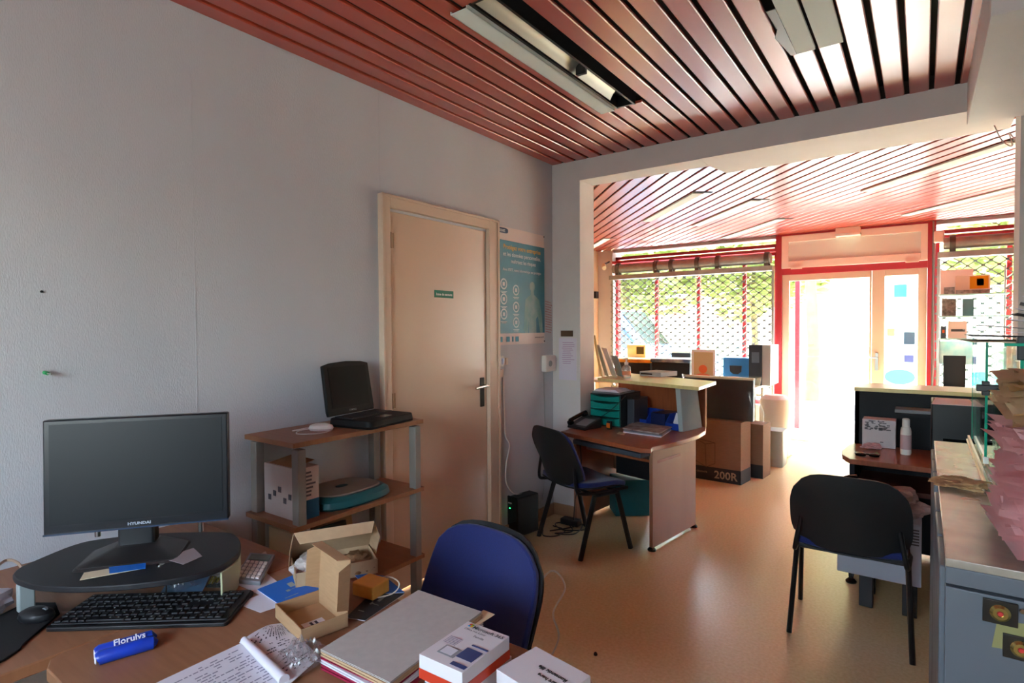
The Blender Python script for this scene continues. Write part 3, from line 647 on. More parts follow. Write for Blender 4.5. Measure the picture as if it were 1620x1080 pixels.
m = MB().box((-2.10, 3.50, 0.002), (-1.96, 3.57, 0.045)); solo('power_adapter', 'black power adapter brick on the floor in the cable tangle', 'power adapter', m, blackp, bevel=0.006)
m = MB().tube(smoothpath([(-2.0, 3.52, 0.045), (-1.99, 3.53, 0.2), (-1.96, 3.56, 0.4), (-1.99, 3.6, 0.6), (-1.98, 3.62, 0.66)]), 0.0035, 6); solo('power_cable', 'black cable hanging from under the reception desk to the floor', 'cable', m, tubeblack)
m = MB().tube(smoothpath([(-1.30, 1.9, 0.3), (-1.22, 1.96, 0.42), (-1.165, 1.98, 0.36), (-1.21, 1.96, 0.25), (-1.19, 1.97, 0.15), (-1.23, 1.92, 0.05), (-1.32, 1.88, 0.006)]), 0.004, 6)
solo('loose_cable', 'white cable curling down behind the blue visitor chair', 'cable', m, whitep)
m = MB().lathe([(0.001, 0), (0.014, 0.001), (0.010, 0.007), (0.001, 0.009)], (0, 0, 0), 9, XF((-1.133, 2.18, 0), 30) @ Matrix.Scale(0.6, 4, (1, 0, 0)))
solo('floor_scrap', 'tiny dark scrap lying on the open floor', 'debris', m, plenum)
# ================================================================ CHAIRS
def chair(loc, rz, label, sc=0.94):
    t = thing('visitor_chair', label, 'chair', loc, rz, 'blue visitor chairs with black shells')
    M = t.matrix_world @ Matrix.Scale(sc, 4)
    def seat(u, v, lift=0.0):
        x = (u - 0.5); y = (v - 0.5)
        r = 1 - 0.10 * (2 * y) ** 4
        z = 0.435 + 0.012 * (2 * x) ** 2 - 0.03 * max(0, 2 * y) ** 3 + 0.012 * max(0, -2 * y) ** 2
        e = max(abs(2 * x), abs(2 * y)); z -= 0.018 * max(0, e - 0.8) * 5 * max(0, e - 0.8) if lift else 0
        return Vector((x * 0.47 * r, y * 0.43 * (1 - 0.07 * (2 * x) ** 4), z + lift))
    m = MB(M); m.grid(lambda u, v: seat(u, v, 0.035), 12, 12, 0.032); build('seat', m, fabricblue, t, bevel=0.006)
    m = MB(M); m.grid(lambda u, v: seat(0.5 + (u - 0.5) * 1.03, 0.5 + (v - 0.5) * 1.03, 0.003), 12, 12, 0.008); build('seat_shell', m, shellblack, t)
    def back(u, v, off):
        x = u - 0.5; zz = v
        w_ = 0.475 * (1 - 0.45 * max(0, v - 0.62) ** 2 - 0.5 * max(0, 0.3 - v) ** 2)
        top = 0.462 + 0.368 * (v - 0.16 * abs(2 * x) ** 5 * v + 0.14 * abs(2 * x) ** 4 * (1 - v) - 0.03 * (2 * x) ** 2 * v)
        y = -0.225 - 0.075 * v + 0.045 * (2 * x) ** 2 + 0.012 * math.cos(v * 3.14)
        return Vector((x * w_, y + off, top))
    m = MB(M); m.grid(lambda u, v: back(u, v, 0.018), 12, 10, -0.022); build('backrest', m, fabricblue, t, bevel=0.006)
    m = MB(M); m.grid(lambda u, v: back(0.5 + (u - 0.5) * 1.04, 0.5 + (v - 0.5) * 1.04, -0.010), 12, 10, -0.008); build('back_shell', m, shellblack, t)
    for s in (-1, 1):
        m = MB(M); m.tube([(s * 0.252, 0.205, 0.0), (s * 0.235, 0.10, 0.40)], 0.0125, 10, sy=1.5); o = build('leg', m, tubeblack, t)
        m = MB(M); m.tube([(s * 0.252, -0.215, 0.0), (s * 0.235, -0.085, 0.40)], 0.0125, 10, sy=1.5); o = build('leg', m, tubeblack, t)
        m = MB(M); m.tube(smoothpath([(s * 0.235, 0.19, 0.415), (s * 0.235, 0.0, 0.412), (s * 0.232, -0.17, 0.42), (s * 0.225, -0.225, 0.45), (s * 0.2, -0.222, 0.60)], 5), 0.011, 8); build('side_rail', m, tubeblack, t)
        m = MB(M); m.tube([(s * 0.235, 0.10, 0.398), (s * 0.244, 0.03, 0.402), (s * 0.235, -0.085, 0.398)], 0.013, 8); build('leg_bracket', m, tubeblack, t)
    m = MB(M).tube([(-0.235, 0.10, 0.402), (0.235, 0.10, 0.402)], 0.009, 8).tube([(-0.235, -0.085, 0.402), (0.235, -0.085, 0.402)], 0.009, 8); build('cross_bar', m, tubeblack, t)
    return t
chair((-1.796, 3.297, 0), -25, 'blue-seated chair with black shell pulled up to the reception desk by the pillar')
chair((-0.262, 3.06, 0), 2, 'black-backed visitor chair seen from behind, left of the grey metal cabinet', 0.925)
chair((-1.12, 1.13, 0), 174, 'blue fabric visitor chair with its back rising behind the cluttered front desk')
# ================================================================ SHELF UNIT
SX0, SX1, SY0, SY1 = -2.255, -1.915, 1.255, 1.945
t = thing('shelf_unit', 'open wooden shelf unit with grey posts between the front desk and the cream door', 'shelf unit', ((SX0 + SX1) / 2, (SY0 + SY1) / 2, 0))
for z in (0.98, 0.66, 0.34, 0.06):
    build('shelf', MB().box((SX0, SY0, z - 0.02), (SX1, SY1, z)), beech, t, bevel=0.002)
for x in (SX0 + 0.03, SX1 - 0.022):
    for y in (SY0 + 0.032, SY1 - 0.032):
        d = 0.018 if x > -2 else 0.022
        build('post', MB().cbox((x, y + (0.005 if y < 1.5 else -0.005), 0.475), (0.042, 0.036, 0.95)), postgrey, t, bevel=0.003)
# laptop on the shelf
LT = XF((-2.09, 1.70, 0.98), 90 - 12)      # local +x runs along the shelf, local -y faces the room
t = thing('laptop', 'old thick black laptop open on top of the shelf unit', 'laptop', (-2.035, 1.735, 0.98), 99)
M = t.matrix_world.copy(); lapblack = mat('laptop_black', (17, 18, 19), 0.6, spec=0.3)
m = MB(M); m.prism(rrect(-0.155, -0.125, 0.155, 0.115, 0.02), 0.0, 0.008, rrect(-0.155, -0.125, 0.155, 0.115, 0.02)); m.prism(rrect(-0.158, -0.128, 0.158, 0.118, 0.03), 0.008, 0.036, rrect(-0.155, -0.122, 0.155, 0.115, 0.03)); build('base', m, lapblack, t, bevel=0.004)
m = MB(M)
for r in range(5):
    for c in range(13): m.cbox((-0.125 + c * 0.0208, 0.085 - r * 0.021, 0.0385), (0.018, 0.018, 0.006))
kb = build('keyboard', m, mat('laptop_keys', (30, 31, 34), 0.5), t)
build('touchpad', MB(M).cbox((0, -0.07, 0.0365), (0.07, 0.05, 0.002)), blackg, t)
ML = M @ XF((0, 0.112, 0.04), 0, -9)
m = MB(ML); m.ext([(x, 0.0, z) for x, z in [(-0.148, 0.0), (0.148, 0.0), (0.152, 0.02), (0.148, 0.228), (0.1, 0.238), (0, 0.243), (-0.1, 0.238), (-0.148, 0.228), (-0.152, 0.02)]], (0, 0.018, 0)); ld = build('lid', m, lapblack, t, bevel=0.004)
build('screen', MB(ML).box((-0.122, -0.002, 0.032), (0.122, 0.001, 0.218)), mat('laptop_screen', (9, 11, 10), 0.5, spec=0.12), ld)
m = MB(ML).text('COMPAQ', (0, -0.0025, 0.012), (1, 0, 0), (0, 0, 1), 0.011, 'CENTER', 0.0004, 0.0002); build('lettering', m, lightgrey, ld)
t2m = MB(); t2m.lathe([(0.0, 0), (0.03, 0.001), (0.034, 0.01), (0.03, 0.022), (0.015, 0.03), (0.0, 0.031)], (0, 0, 0), 16, XF((-2.07, 1.49, 0.98), 30) @ Matrix.Scale(1.6, 4, (1, 0, 0)))
o = solo('computer_mouse', 'small white computer mouse beside the old laptop on the shelf', 'mouse', t2m, whitep)
m = MB().tube(smoothpath([(-2.09, 1.47, 0.99), (-2.12, 1.42, 0.984), (-2.06, 1.37, 0.984), (-2.0, 1.42, 0.984), (-2.02, 1.50, 0.984), (-2.10, 1.46, 0.988), (-2.14, 1.40, 0.984), (-2.16, 1.50, 0.984), (-2.17, 1.56, 0.99)]), 0.0022, 6); build('cord', m, whitep, o)
# things on the middle shelf
t = thing('software_box', 'tall white printed box standing at the left end of the middle shelf', 'box', (-2.02, 1.335, 0.66))
build('carton', MB().box((-2.19, 1.30, 0.66), (-1.965, 1.40, 0.865)), mat('printed_carton', (206, 194, 190), 0.7, var=0.05, vscale=9), t, bevel=0.001)
build('blue_base', MB().box((-1.965, 1.302, 0.66), (-1.9635, 1.398, 0.735)).box((-2.19, 1.4, 0.66), (-1.965, 1.4012, 0.735)), mat('box_blue', (20, 92, 128), 0.5), t)
m = MB(); rnd = random.Random(4)
for k in range(7): m.box((-1.9645, 1.31 + rnd.uniform(0, 0.03), 0.75 + k * 0.015), (-1.9632, 1.36 + rnd.uniform(0, 0.03), 0.757 + k * 0.015))
for k in range(5): m.cbox((-2.15 + k * 0.035, 1.2992, 0.73 + 0.02 * (k % 3)), (0.02, 0.0012, 0.022))
build('printed_pattern', m, mat('pattern_ink', (96, 92, 100), 0.8), t)
build('open_flap', MB().box((0, 0, 0), (0.16, 0.1, 0.002), XF((-2.15, 1.30, 0.868), 0, 8)), cardboard, t)
t = thing('flat_case', 'flat teal and grey rounded storage device lying on the middle shelf', 'device', (-2.05, 1.62, 0.66))
def dome(u, v, h):
    a = 2 * math.pi * u
    return (-2.07 + math.cos(a) * 0.135 * v, 1.61 + math.sin(a) * 0.2 * v, h)
pl = [(-1.955, 1.44), (-1.925, 1.52), (-1.925, 1.66), (-1.945, 1.75), (-2.0, 1.79), (-2.1, 1.79), (-2.2, 1.72), (-2.215, 1.5), (-2.15, 1.42), (-2.02, 1.41)]
pl = [(p.x, p.y) for p in smoothpath([(a, b, 0) for a, b in pl + pl[:1]], 5)][:-1]
cx = sum(p[0] for p in pl) / len(pl); cy = sum(p[1] for p in pl) / len(pl)
sc = lambda k: [(cx + (p[0] - cx) * k, cy + (p[1] - cy) * k) for p in pl]
m = MB().prism(sc(0.93), 0.662, 0.672, sc(1.0)).prism(sc(1.0), 0.672, 0.695, sc(0.97)).prism(sc(0.97), 0.695, 0.712, sc(0.84)); build('body', m, mat('teal_device', (28, 98, 104), 0.4), t)
m = MB().prism([(x - 0.012, y) for x, y in sc(0.80)], 0.712, 0.717, [(x - 0.012, y) for x, y in sc(0.77)]); build('top_plate', m, mat('warm_grey_plastic', (156, 146, 130), 0.5), t)
build('logo_mark', MB().prism([(-2.08 + 0.02 * math.cos(a), 1.60 + 0.03 * math.sin(a)) for a in [k * math.pi / 8 for k in range(16)]], 0.717, 0.7178), tealdark, t)
# lower shelf: leaning boards and folders
t = thing('box_file', 'dark green and cream files leaning on the lower shelf', 'file', (-2.05, 1.5, 0.34))
m = MB().box((-2.2, 1.44, 0.34), (-1.96, 1.62, 0.60), None); build('green_board', MB().box((0, 0, 0), (0.02, 0.22, 0.24), XF((-2.0, 1.36, 0.342), 0, 0, -12)), mat('dark_green_card', (36, 52, 44), 0.6), t)
build('cream_board', MB().box((0, 0, 0), (0.02, 0.2, 0.27), XF((-2.06, 1.45, 0.342), 0, 0, -10)), cardpale, t)
solo('box_file', 'cream file standing at the left end of the lower shelf', 'file', MB().box((-2.18, 1.31, 0.342), (-1.97, 1.345, 0.6), None), papercream, bevel=0.002)
m = MB(); rnd = random.Random(8)
for k in range(40):
    x, y = rnd.uniform(-2.2, -1.95), rnd.uniform(1.68, 1.9); m.tube([(x, y, 0.35 + rnd.uniform(0, 0.05)), (x + rnd.uniform(-0.05, 0.05), y + rnd.uniform(-0.05, 0.05), 0.35 + rnd.uniform(0, 0.05))], 0.006, 5)

solo('wall_sensor', 'small black sensor on the tan wall behind the white leaflets', 'sensor', MB().box((XL2, 7.48, 1.83), (XL2 + 0.04, 7.56, 1.93)), blackp, bevel=0.004)
t = thing('security_camera', 'small pale camera on a bracket in the top left corner of the left shop window', 'camera', (-3.68, FY - 0.2, 2.28))
build('camera_body', MB().tube([(-3.74, FY - 0.16, 2.30), (-3.66, FY - 0.3, 2.24)], 0.03, 12), papercream, t)
build('bracket', MB().tube([(-3.72, FY - 0.02, 2.36), (-3.72, FY - 0.17, 2.31)], 0.012, 8), blackp, t)
m = MB(); m.tube(smoothpath([(0.30, 4.0, 2.47), (0.33, 3.98, 2.38), (0.37, 3.97, 2.34), (0.36, 4.0, 2.42), (0.40, 4.0, 2.33), (0.42, 4.0, 2.2)], 6), 0.003, 6)
solo('loose_wire', 'thin curled wire hanging under the lintel at the right', 'wire', m, mat('wire_pink', (196, 176, 168), 0.5))
# ================================================================ FRONT DESK
DZ = 0.69
def D(px, py, z=DZ):
    p = P(px, py, 2, z); return (p.x, p.y)
def D3(px, py, z): p = P(px, py, 2, z); return (p.x, p.y, z)
t = thing('desk', 'beech L-shaped desk in the foreground covered with papers and boxes', 'desk', (-1.45, 0.6, 0))
build('desktop', MB().prism([(-2.255, -0.5), (-1.575, -0.5), (-1.562, 0.40), (-1.562, 1.05), (-2.255, 1.05)], DZ - 0.028, DZ - 0.001), beech, t, bevel=0.003)
build('desktop', MB().prism([(-1.558, 1.045), (-1.558, 0.435), (-1.545, 0.41), (-1.51, 0.395), (-0.56, 0.395), (-0.535, 0.42), (-0.535, 1.02), (-0.56, 1.045)], DZ - 0.028, DZ), beech, t, bevel=0.003)
build('side_panel', MB().box((-0.60, 0.46, 0), (-0.575, 0.98, DZ - 0.028)), beech, t)
build('side_panel', MB().box((-2.2, -0.45, 0), (-1.65, -0.425, DZ - 0.028)), beech, t)
build('modesty_panel', MB().box((-2.2, 0.98, 0.12), (-1.56, 1.0, DZ - 0.028)), beech, t)
for x, y in ((-1.6, 0.46), (-1.6, 0.95), (-0.65, 0.95)): build('leg', MB().tube([(x, y, 0), (x, y, DZ - 0.028)], 0.025, 12), greyp, t)
# monitor riser
RZ = 0.78
pts = [D(*p, RZ) for p in ((20, 908), (27, 916), (60, 925), (120, 928), (200, 924), (280, 914), (340, 899), (374, 878), (381, 862), (374, 847), (350, 841), (250, 843), (160, 852), (115, 862), (60, 884), (30, 898))]
pl = [(p.x, p.y) for p in smoothpath([(a, b, 0) for a, b in pts + pts[:1]], 4)][:-1]
t = thing('monitor_stand', 'black kidney-shaped monitor riser with pale curved ends on the front desk', 'monitor stand', (-1.72, 0.66, DZ))
build('platform', MB().prism(pl, RZ - 0.016, RZ), mat('matt_black_board', (30, 31, 34), 0.5, bump=0.1, bscale=300), t, bevel=0.003)
c = [D(*p, RZ) for p in ((381, 862), (375, 880), (352, 896))]
m = MB(); cv = smoothpath([(a, b, 0) for a, b in c], 4)
m.grid(lambda u, v: (lambda q: (q.x - 0.004, q.y - 0.004, DZ + (RZ - 0.016 - DZ) * v))(cv[int(round(u * (len(cv) - 1)))]), len(cv) - 1, 1, 0.005); build('end_support', m, mat('pale_green_plastic', (188, 190, 150), 0.45), t)
a = D(26, 915, RZ); m = MB().box((a[0] - 0.01, a[1] + 0.0, DZ), (a[0] + 0.012, a[1] + 0.035, RZ - 0.016)); build('end_support', m, lightgrey, t, bevel=0.004)
for px, py in ((155, 848), (318, 840)):
    a = D(px, py, RZ); build('peg', MB().tube([(a[0], a[1], RZ), (a[0], a[1], RZ + 0.035)], 0.008, 12), metal, t)
# monitor
t = thing('monitor', 'large black widescreen monitor on the kidney-shaped riser', 'monitor', (-1.775, 0.665, RZ), 52.7)
M = XF((-1.7595, 0.674, 0.862), 52.7, -2)
build('bezel', MB(M).box((-0.224, 0.0, 0.0), (0.224, 0.035, 0.308)), mat('satin_black', (22, 25, 31), 0.3), t, bevel=0.004)
scn = build('screen', MB(M).box((-0.209, -0.0015, 0.026), (0.209, 0.001, 0.296)), darkscreen, t)
build('lower_trim', MB(M).box((-0.224, -0.003, 0.0), (0.224, 0.0, 0.004)), mat('dark_blue_trim', (48, 62, 84), 0.25), t)
build('lettering', MB(M).text('HYUNDAI', (0.0, -0.002, 0.0105), (1, 0, 0), (0, 0, 1), 0.0105, 'CENTER', 0.0005, 0.0004, 1.2), mat('silver_print', (176, 184, 196), 0.4), t)
build('rear_housing', MB(M).box((-0.14, 0.035, 0.06), (0.14, 0.06, 0.25)), blackp, t, bevel=0.01)
M2 = XF((-1.775, 0.665, RZ), 52.7)
build('neck', MB(M2).prism(rrect(-0.045, 0.015, 0.045, 0.07, 0.008), 0.008, 0.16, rrect(-0.045, 0.02, 0.045, 0.065, 0.008)), blackp, t, bevel=0.002)
build('foot', MB(M2).prism(rrect(-0.125, -0.075, 0.125, 0.09, 0.02), 0.0, 0.006, rrect(-0.12, -0.07, 0.12, 0.085, 0.02)).prism(rrect(-0.118, -0.065, 0.118, 0.085, 0.02), 0.006, 0.03, rrect(-0.05, 0.0, 0.05, 0.075, 0.01)), mat('foot_black', (40, 38, 38), 0.35), t, bevel=0.001)
# papers lying on the riser
def sheet(name, label, cat, px, z, m_, th=0.0008, bend=0.0, group=None, prints=0, seed=1, flip=False):
    cs = [D3(x, y, z) for x, y in px]
    o = solo(name, label, cat, sheet_mb(cs, th, bend), m_, group)
    if prints:
        rnd = random.Random(seed); a, b, c, d = [Vector(q) for q in cs]; mb = MB()
        for i in range(prints):
            v = 0.10 + 0.8 * i / prints; u = 0.08 + (0.3 if rnd.random() < 0.3 else 0)
            while u < 0.9:
                wd = rnd.uniform(0.02, 0.09)
                if rnd.random() < 0.62:
                    q = []
                    for uu, vv in ((u, v), (min(u + wd, 0.93), v), (min(u + wd, 0.93), v + 0.28 / prints), (u, v + 0.28 / prints)):
                        p = a.lerp(b, uu).lerp(d.lerp(c, uu), vv); p.z += bend * math.sin(math.pi * uu) * (0.6 + 0.4 * math.sin(5 * vv)) + 0.0006; q.append(p)
                    mb.add(q, [(0, 1, 2, 3)])
                u += wd + 0.015
        build('printing', mb, inkfaint if seed % 2 else ink, o)
    return o
sheet('banknote_flyer', 'cream and blue leaflet lying at the foot of the big monitor', 'leaflet', ((126, 918), (228, 899), (231, 890), (133, 906)), RZ + 0.002, papercream, 0.001)
sheet('photo_card', 'small blue picture card overlapping the cream leaflet on the riser', 'card', ((173, 907), (230, 899), (231, 888), (172, 893)), RZ + 0.004, blueprint, 0.0008)
sheet('paper_slip', 'grey paper slip lying on the riser right of the monitor foot', 'paper', ((252, 884), (290, 893), (320, 880), (306, 867)), RZ + 0.002, mat('grey_paper', (150, 140, 142), 0.8), 0.001, 0.003)
solo('coin', 'tiny shiny coin on the riser edge', 'coin', MB().lathe([(0.01, 0), (0.01, 0.002)], D3(254, 893, RZ), 16), chrome)
# keyboard and mouse
K0 = Vector(D3(70, 1000, DZ)); K1 = Vector(D3(358, 991, DZ)); K2 = Vector(D3(388, 938, DZ)); K3 = Vector(D3(125, 950, DZ))
ux = (K1 - K0).normalized(); ang = math.degrees(math.atan2(ux.y, ux.x))
t = thing('keyboard', 'black computer keyboard in front of the monitor riser', 'keyboard', K0, ang)
M = t.matrix_world.copy(); kl = (K1 - K0).length; kw = ((K2 - K1).length + (K3 - K0).length) / 2
build('housing', MB(M).prism(rrect(0, 0, kl, kw, 0.008), 0.0, 0.010).prism(rrect(0.004, 0.012, kl - 0.004, kw - 0.004, 0.006), 0.010, 0.014), blackp, t, bevel=0.002)
m = MB(M); nk = 0
for r in range(6):
    y = 0.022 + r * (kw - 0.045) / 5.2; x = 0.012
    for c in range(21):
        if c in (14, 18) : x += 0.006
        if r == 0 and 3 < c < 9:
            if c == 4: m.box((x, y - 0.006, 0.014), (x + 5 * (kl - 0.04) / 21 - 0.003, y + 0.008, 0.019))
        elif not (r == 3 and c in (15, 16, 17)): m.box((x, y - 0.007, 0.014), (x + (kl - 0.04) / 21 - 0.003, y + 0.007, 0.019))
        x += (kl - 0.04) / 21
build('keys', m, mat('key_black', (26, 27, 30), 0.4), t, bevel=0.0012)
m = MB(M); rnd = random.Random(2)
for r in range(6):
    for c in range(20):
        if rnd.random() < 0.7: m.cbox((0.018 + c * (kl - 0.03) / 20, 0.026 + r * (kw - 0.045) / 5.2, 0.0192), (0.003, 0.003, 0.0004))
build('key_legends', m, lightgrey, t)
m = MB().tube(smoothpath([D3(262, 944, DZ + 0.006), D3(263, 925, DZ + 0.01), D3(258, 912, DZ + 0.012), D3(230, 900, DZ + 0.006)]), 0.0022, 6); build('cord', m, tubeblack, t)
M = XF(D3(58, 979, DZ + 0.004), 30) @ Matrix.Scale(0.78, 4)
m = MB(M); m.lathe([(0.0, 0), (0.032, 0.001), (0.036, 0.010), (0.033, 0.024), (0.02, 0.035), (0.0, 0.038)], n=20, M=Matrix.Scale(1.6, 4, (1, 0, 0)))
o = solo('computer_mouse', 'black computer mouse on the dark mat left of the keyboard', 'mouse', m, blackp); build('scroll_wheel', MB(M).tube([(0.03, -0.004, 0.033), (0.03, 0.004, 0.033)], 0.007, 12), greyp, o)
pts = [D(*p) for p in ((-30, 1062), (5, 1047), (33, 1028), (36, 1022), (95, 972), (88, 955), (40, 955), (-30, 990))]
solo('mouse_mat', 'black mouse mat with wrist rest at the lower left corner', 'mouse mat', MB().prism(pts, DZ, DZ + 0.005), mat('mat_black', (20, 20, 22), 0.8), bevel=0.002)
# crumpled plastic bag at far left
def crumple(name, label, cat, c, d, m_, seed, amp=0.5, n=3, parent=None, rz=0):
    M = XF(c, rz); bm = bmesh.new(); bmesh.ops.create_icosphere(bm, subdivisions=n, radius=1.0); mb = MB(M)
    vs = []
    for v in bm.verts:
        p = v.co.copy(); k = 1 + amp * (noise.noise(p * 1.7 + Vector((seed, 0, 0))) + 0.6 * noise.noise(p * 4.1 + Vector((0, seed, 0))))
        p *= k; p.z = max(p.z, -0.75); vs.append((p.x * d[0], p.y * d[1], (p.z + 0.75) * d[2]))
    mb.add(vs, [tuple(v.index for v in f.verts) for f in bm.faces]); bm.free()
    if parent: return build(name, mb, m_, parent, sharp=20)
    return solo(name, label, cat, mb, m_, sharp=20)
a = D3(2, 968, DZ + 0.006); crumple('plastic_bag', 'crumpled pale plastic wrapping at the far left edge of the desk', 'plastic wrapping', (a[0] - 0.03, a[1] - 0.03, a[2]), (0.055, 0.06, 0.03), mat('frosted_film', (176, 170, 180), 0.35, var=0.1, vscale=30), 3)
m = MB().tube(smoothpath([D3(-10, 900, DZ + 0.05), D3(10, 886, DZ + 0.05), D3(28, 890, DZ + 0.045), D3(38, 905, DZ + 0.02)]), 0.004, 8); solo('cable_loop', 'pale cable loop behind the plastic wrapping at the left edge', 'cable', m, mat('beige_cable', (176, 152, 130), 0.5))
# tissue pack
a = Vector(D3(153, 1043, DZ)); b = Vector(D3(245, 1016, DZ)); uv_ = (b - a).normalized(); ang = math.degrees(math.atan2(uv_.y, uv_.x)); L = (b - a).length
M = XF(a, ang)
t = thing('tissue_pack', 'blue pocket tissue pack with white lettering on the front desk', 'tissue pack', a, ang)
m = MB(M)
m.tube([(0, 0.0, 0.013), (0.004, 0.0, 0.0145), (L - 0.006, 0.0, 0.0145), (L, 0.0, 0.010)], 0.0165, 14, rs=[0.013, 0.016, 0.016, 0.008], sy=1.0).tube([(0, -0.024, 0.012), (0.004, -0.024, 0.0135), (L - 0.006, -0.024, 0.0135), (L, -0.024, 0.009)], 0.015, 14, rs=[0.012, 0.015, 0.015, 0.008])
build('wrapper', m, mat('tissue_blue', (22, 58, 168), 0.3, var=0.15, vscale=25), t)
build('tissues', MB(M).lathe([(0.011, 0), (0.009, 0.003)], n=12, M=XF((-0.002, 0, 0.013), 0, 0, -90)).lathe([(0.010, 0), (0.008, 0.003)], n=12, M=XF((-0.002, -0.024, 0.012), 0, 0, -90)), paper, t)
m = MB(M).text('Florulys', (L * 0.55, -0.0150, 0.0255), (1, 0, 0), (0, 0.72, 0.69), 0.019, 'CENTER', 0.001, 0.0004, 1.0); build('lettering', m, mat('pack_white', (232, 236, 244), 0.5), t)
# invoices and loose sheets
sheet('invoice', 'white invoice sheet lying at the bottom left of the paper heap', 'paper', ((225, 1090), (385, 1015), (455, 1075), (300, 1160)), DZ + 0.002, paper, 0.001, 0.0, 'invoices on the front desk', 16, 1)
sheet('invoice', 'white curled invoice under the clear film, beside the open front box', 'paper', ((378, 1016), (425, 988), (446, 985), (520, 1050)), DZ + 0.004, paper, 0.001, 0.006, 'invoices on the front desk', 14, 2)
sheet('invoice', 'white printed sheet corner sticking out beyond the clear film', 'paper', ((395, 1022), (462, 1002), (505, 1040), (455, 1085)), DZ + 0.008, paper, 0.001, 0.002, 'invoices on the front desk', 12, 4)
a = Vector(D3(386, 1012, DZ + 0.012)); b = Vector(D3(450, 1075, DZ + 0.014))
solo('rolled_sheet', 'rolled white paper lying across the invoices', 'paper', MB().tube([a, a.lerp(b, 0.5), b], 0.009, 14, rs=[0.008, 0.010, 0.011]), paper)
sheet('note_sheet', 'violet-white sheet under the calculator', 'paper', ((355, 915), (430, 950), (470, 945), (420, 905)), DZ + 0.001, paper, 0.0008, 0.0, 'loose sheets around the calculator', 8, 3)
sheet('note_sheet', 'violet-white sheet sticking out from under the blue booklet', 'paper', ((375, 955), (412, 969), (452, 956), (425, 935)), DZ + 0.0015, paper, 0.0008, 0.0, 'loose sheets around the calculator', 7, 5)
sheet('receipt', 'creased pale receipt behind the calculator, right of the riser', 'paper', ((345, 915), (372, 922), (424, 880), (420, 872)), DZ + 0.004, mat('receipt_paper', (208, 186, 172), 0.8, var=0.08, vscale=20), 0.0008, 0.006)
# calculator
c0, c1, c2, c3 = [Vector(D3(*p, DZ + 0.003)) for p in ((369, 923), (412, 927), (436, 897), (396, 886))]
t = thing('calculator', 'silver calculator with white keys right of the monitor riser', 'calculator', c0, 0)
uy = (c3 - c0); ux = (c1 - c0)
def cal(u, v, h): p = c0 + ux * u + uy * v; return Vector((p.x, p.y, DZ + 0.004 + h + 0.012 * v))
m = MB(); m.add([cal(u, v, h) for h in (0, 0.012) for u, v in ((0, 0), (1, 0), (1, 1), (0, 1))], [(0, 3, 2, 1), (4, 5, 6, 7), (0, 1, 5, 4), (1, 2, 6, 5), (2, 3, 7, 6), (3, 0, 4, 7)]); build('casing', m, mat('silver_grey', (120, 122, 126), 0.35, metal=0.3), t, bevel=0.002)
m = MB(); m.add([cal(u, v, h) for h in (0.011, 0.0135) for u, v in ((0.1, 0.72), (0.9, 0.72), (0.9, 0.93), (0.1, 0.93))], [(0, 3, 2, 1), (4, 5, 6, 7), (0, 1, 5, 4), (1, 2, 6, 5), (2, 3, 7, 6), (3, 0, 4, 7)]); build('display', m, mat('lcd_grey', (104, 116, 108), 0.25), t)
m = MB()
for r in range(5):
    for c in range(5):
        u0, v0 = 0.09 + c * 0.17, 0.08 + r * 0.125
        m.add([cal(u, v, h) for h in (0.011, 0.0155) for u, v in ((u0, v0), (u0 + 0.12, v0), (u0 + 0.12, v0 + 0.08), (u0, v0 + 0.08))], [(0, 3, 2, 1), (4, 5, 6, 7), (0, 1, 5, 4), (1, 2, 6, 5), (2, 3, 7, 6), (3, 0, 4, 7)])
build('keys', m, mat('key_white', (224, 222, 218), 0.4), t, bevel=0.0006)
# clear blister bits by the riser
def openbox(label, name, c0, c1, c3, hgt, m_, lid_side, lid_h, lid_tilt, flaps=True, extra=None):
    """tray from corner c0 along c0->c1 and c0->c3, with a raised lid"""
    c0, c1, c3 = Vector(c0), Vector(c1), Vector(c3); u = c1 - c0; v = c3 - c0
    t = thing(name, label, 'cardboard box', (c0.x, c0.y, c0.z)); th = 0.002
    up = Vector((0, 0, 1)); un = u.normalized(); vn = v.normalized()
    m = MB(); m.ext([c0, c1, c1 + v, c3], (0, 0, th))
    for a, b, inn in ((c0, c1, vn), (c1, c1 + v, -un), (c3, c1 + v, -vn), (c0, c3, un)):
        m.ext([a, b, b + up * hgt, a + up * hgt], inn * th * 1.2)
    build('tray', m, m_, t)
    if lid_side == 'v': a, b, out = c3, c3 + u, vn          # hinge along the far edge
    elif lid_side == 'u': a, b, out = c1, c1 + v, un
    else: a, b, out = c0, c3, -un
    a = a + up * hgt; b = b + up * hgt
    ld = (up * math.cos(rad(lid_tilt)) + out * math.sin(rad(lid_tilt))) * lid_h
    e = (b - a)
    m = MB().ext([a, b, b + ld, a + ld], -out * th); lid = build('lid', m, m_, t)
    if flaps:
        inn2 = -out * math.cos(rad(lid_tilt)) + up * math.sin(rad(lid_tilt))
        en = e.normalized()
        for p, s in ((a, -1), (b, 1)):
            tip = ((-out * math.cos(rad(lid_tilt)) + up * math.sin(rad(lid_tilt))) * 0.95 + en * s * 0.25).normalized() * (hgt * 1.05)
            m = MB().ext([p + ld * 0.04, p + ld * 0.96, p + ld * 0.85 + tip, p + ld * 0.12 + tip], en * s * th * 0.8); build('side_flap', m, m_, lid)
        m = MB().ext([a + ld, b + ld, b + ld + inn2 * hgt * 0.9 - e * 0.06, a + ld + inn2 * hgt * 0.9 + e * 0.06], ld.normalized() * th); build('tuck_flap', m, m_, lid)
    return t
def quad_rest(zrest): pass
bz = DZ + 0.004
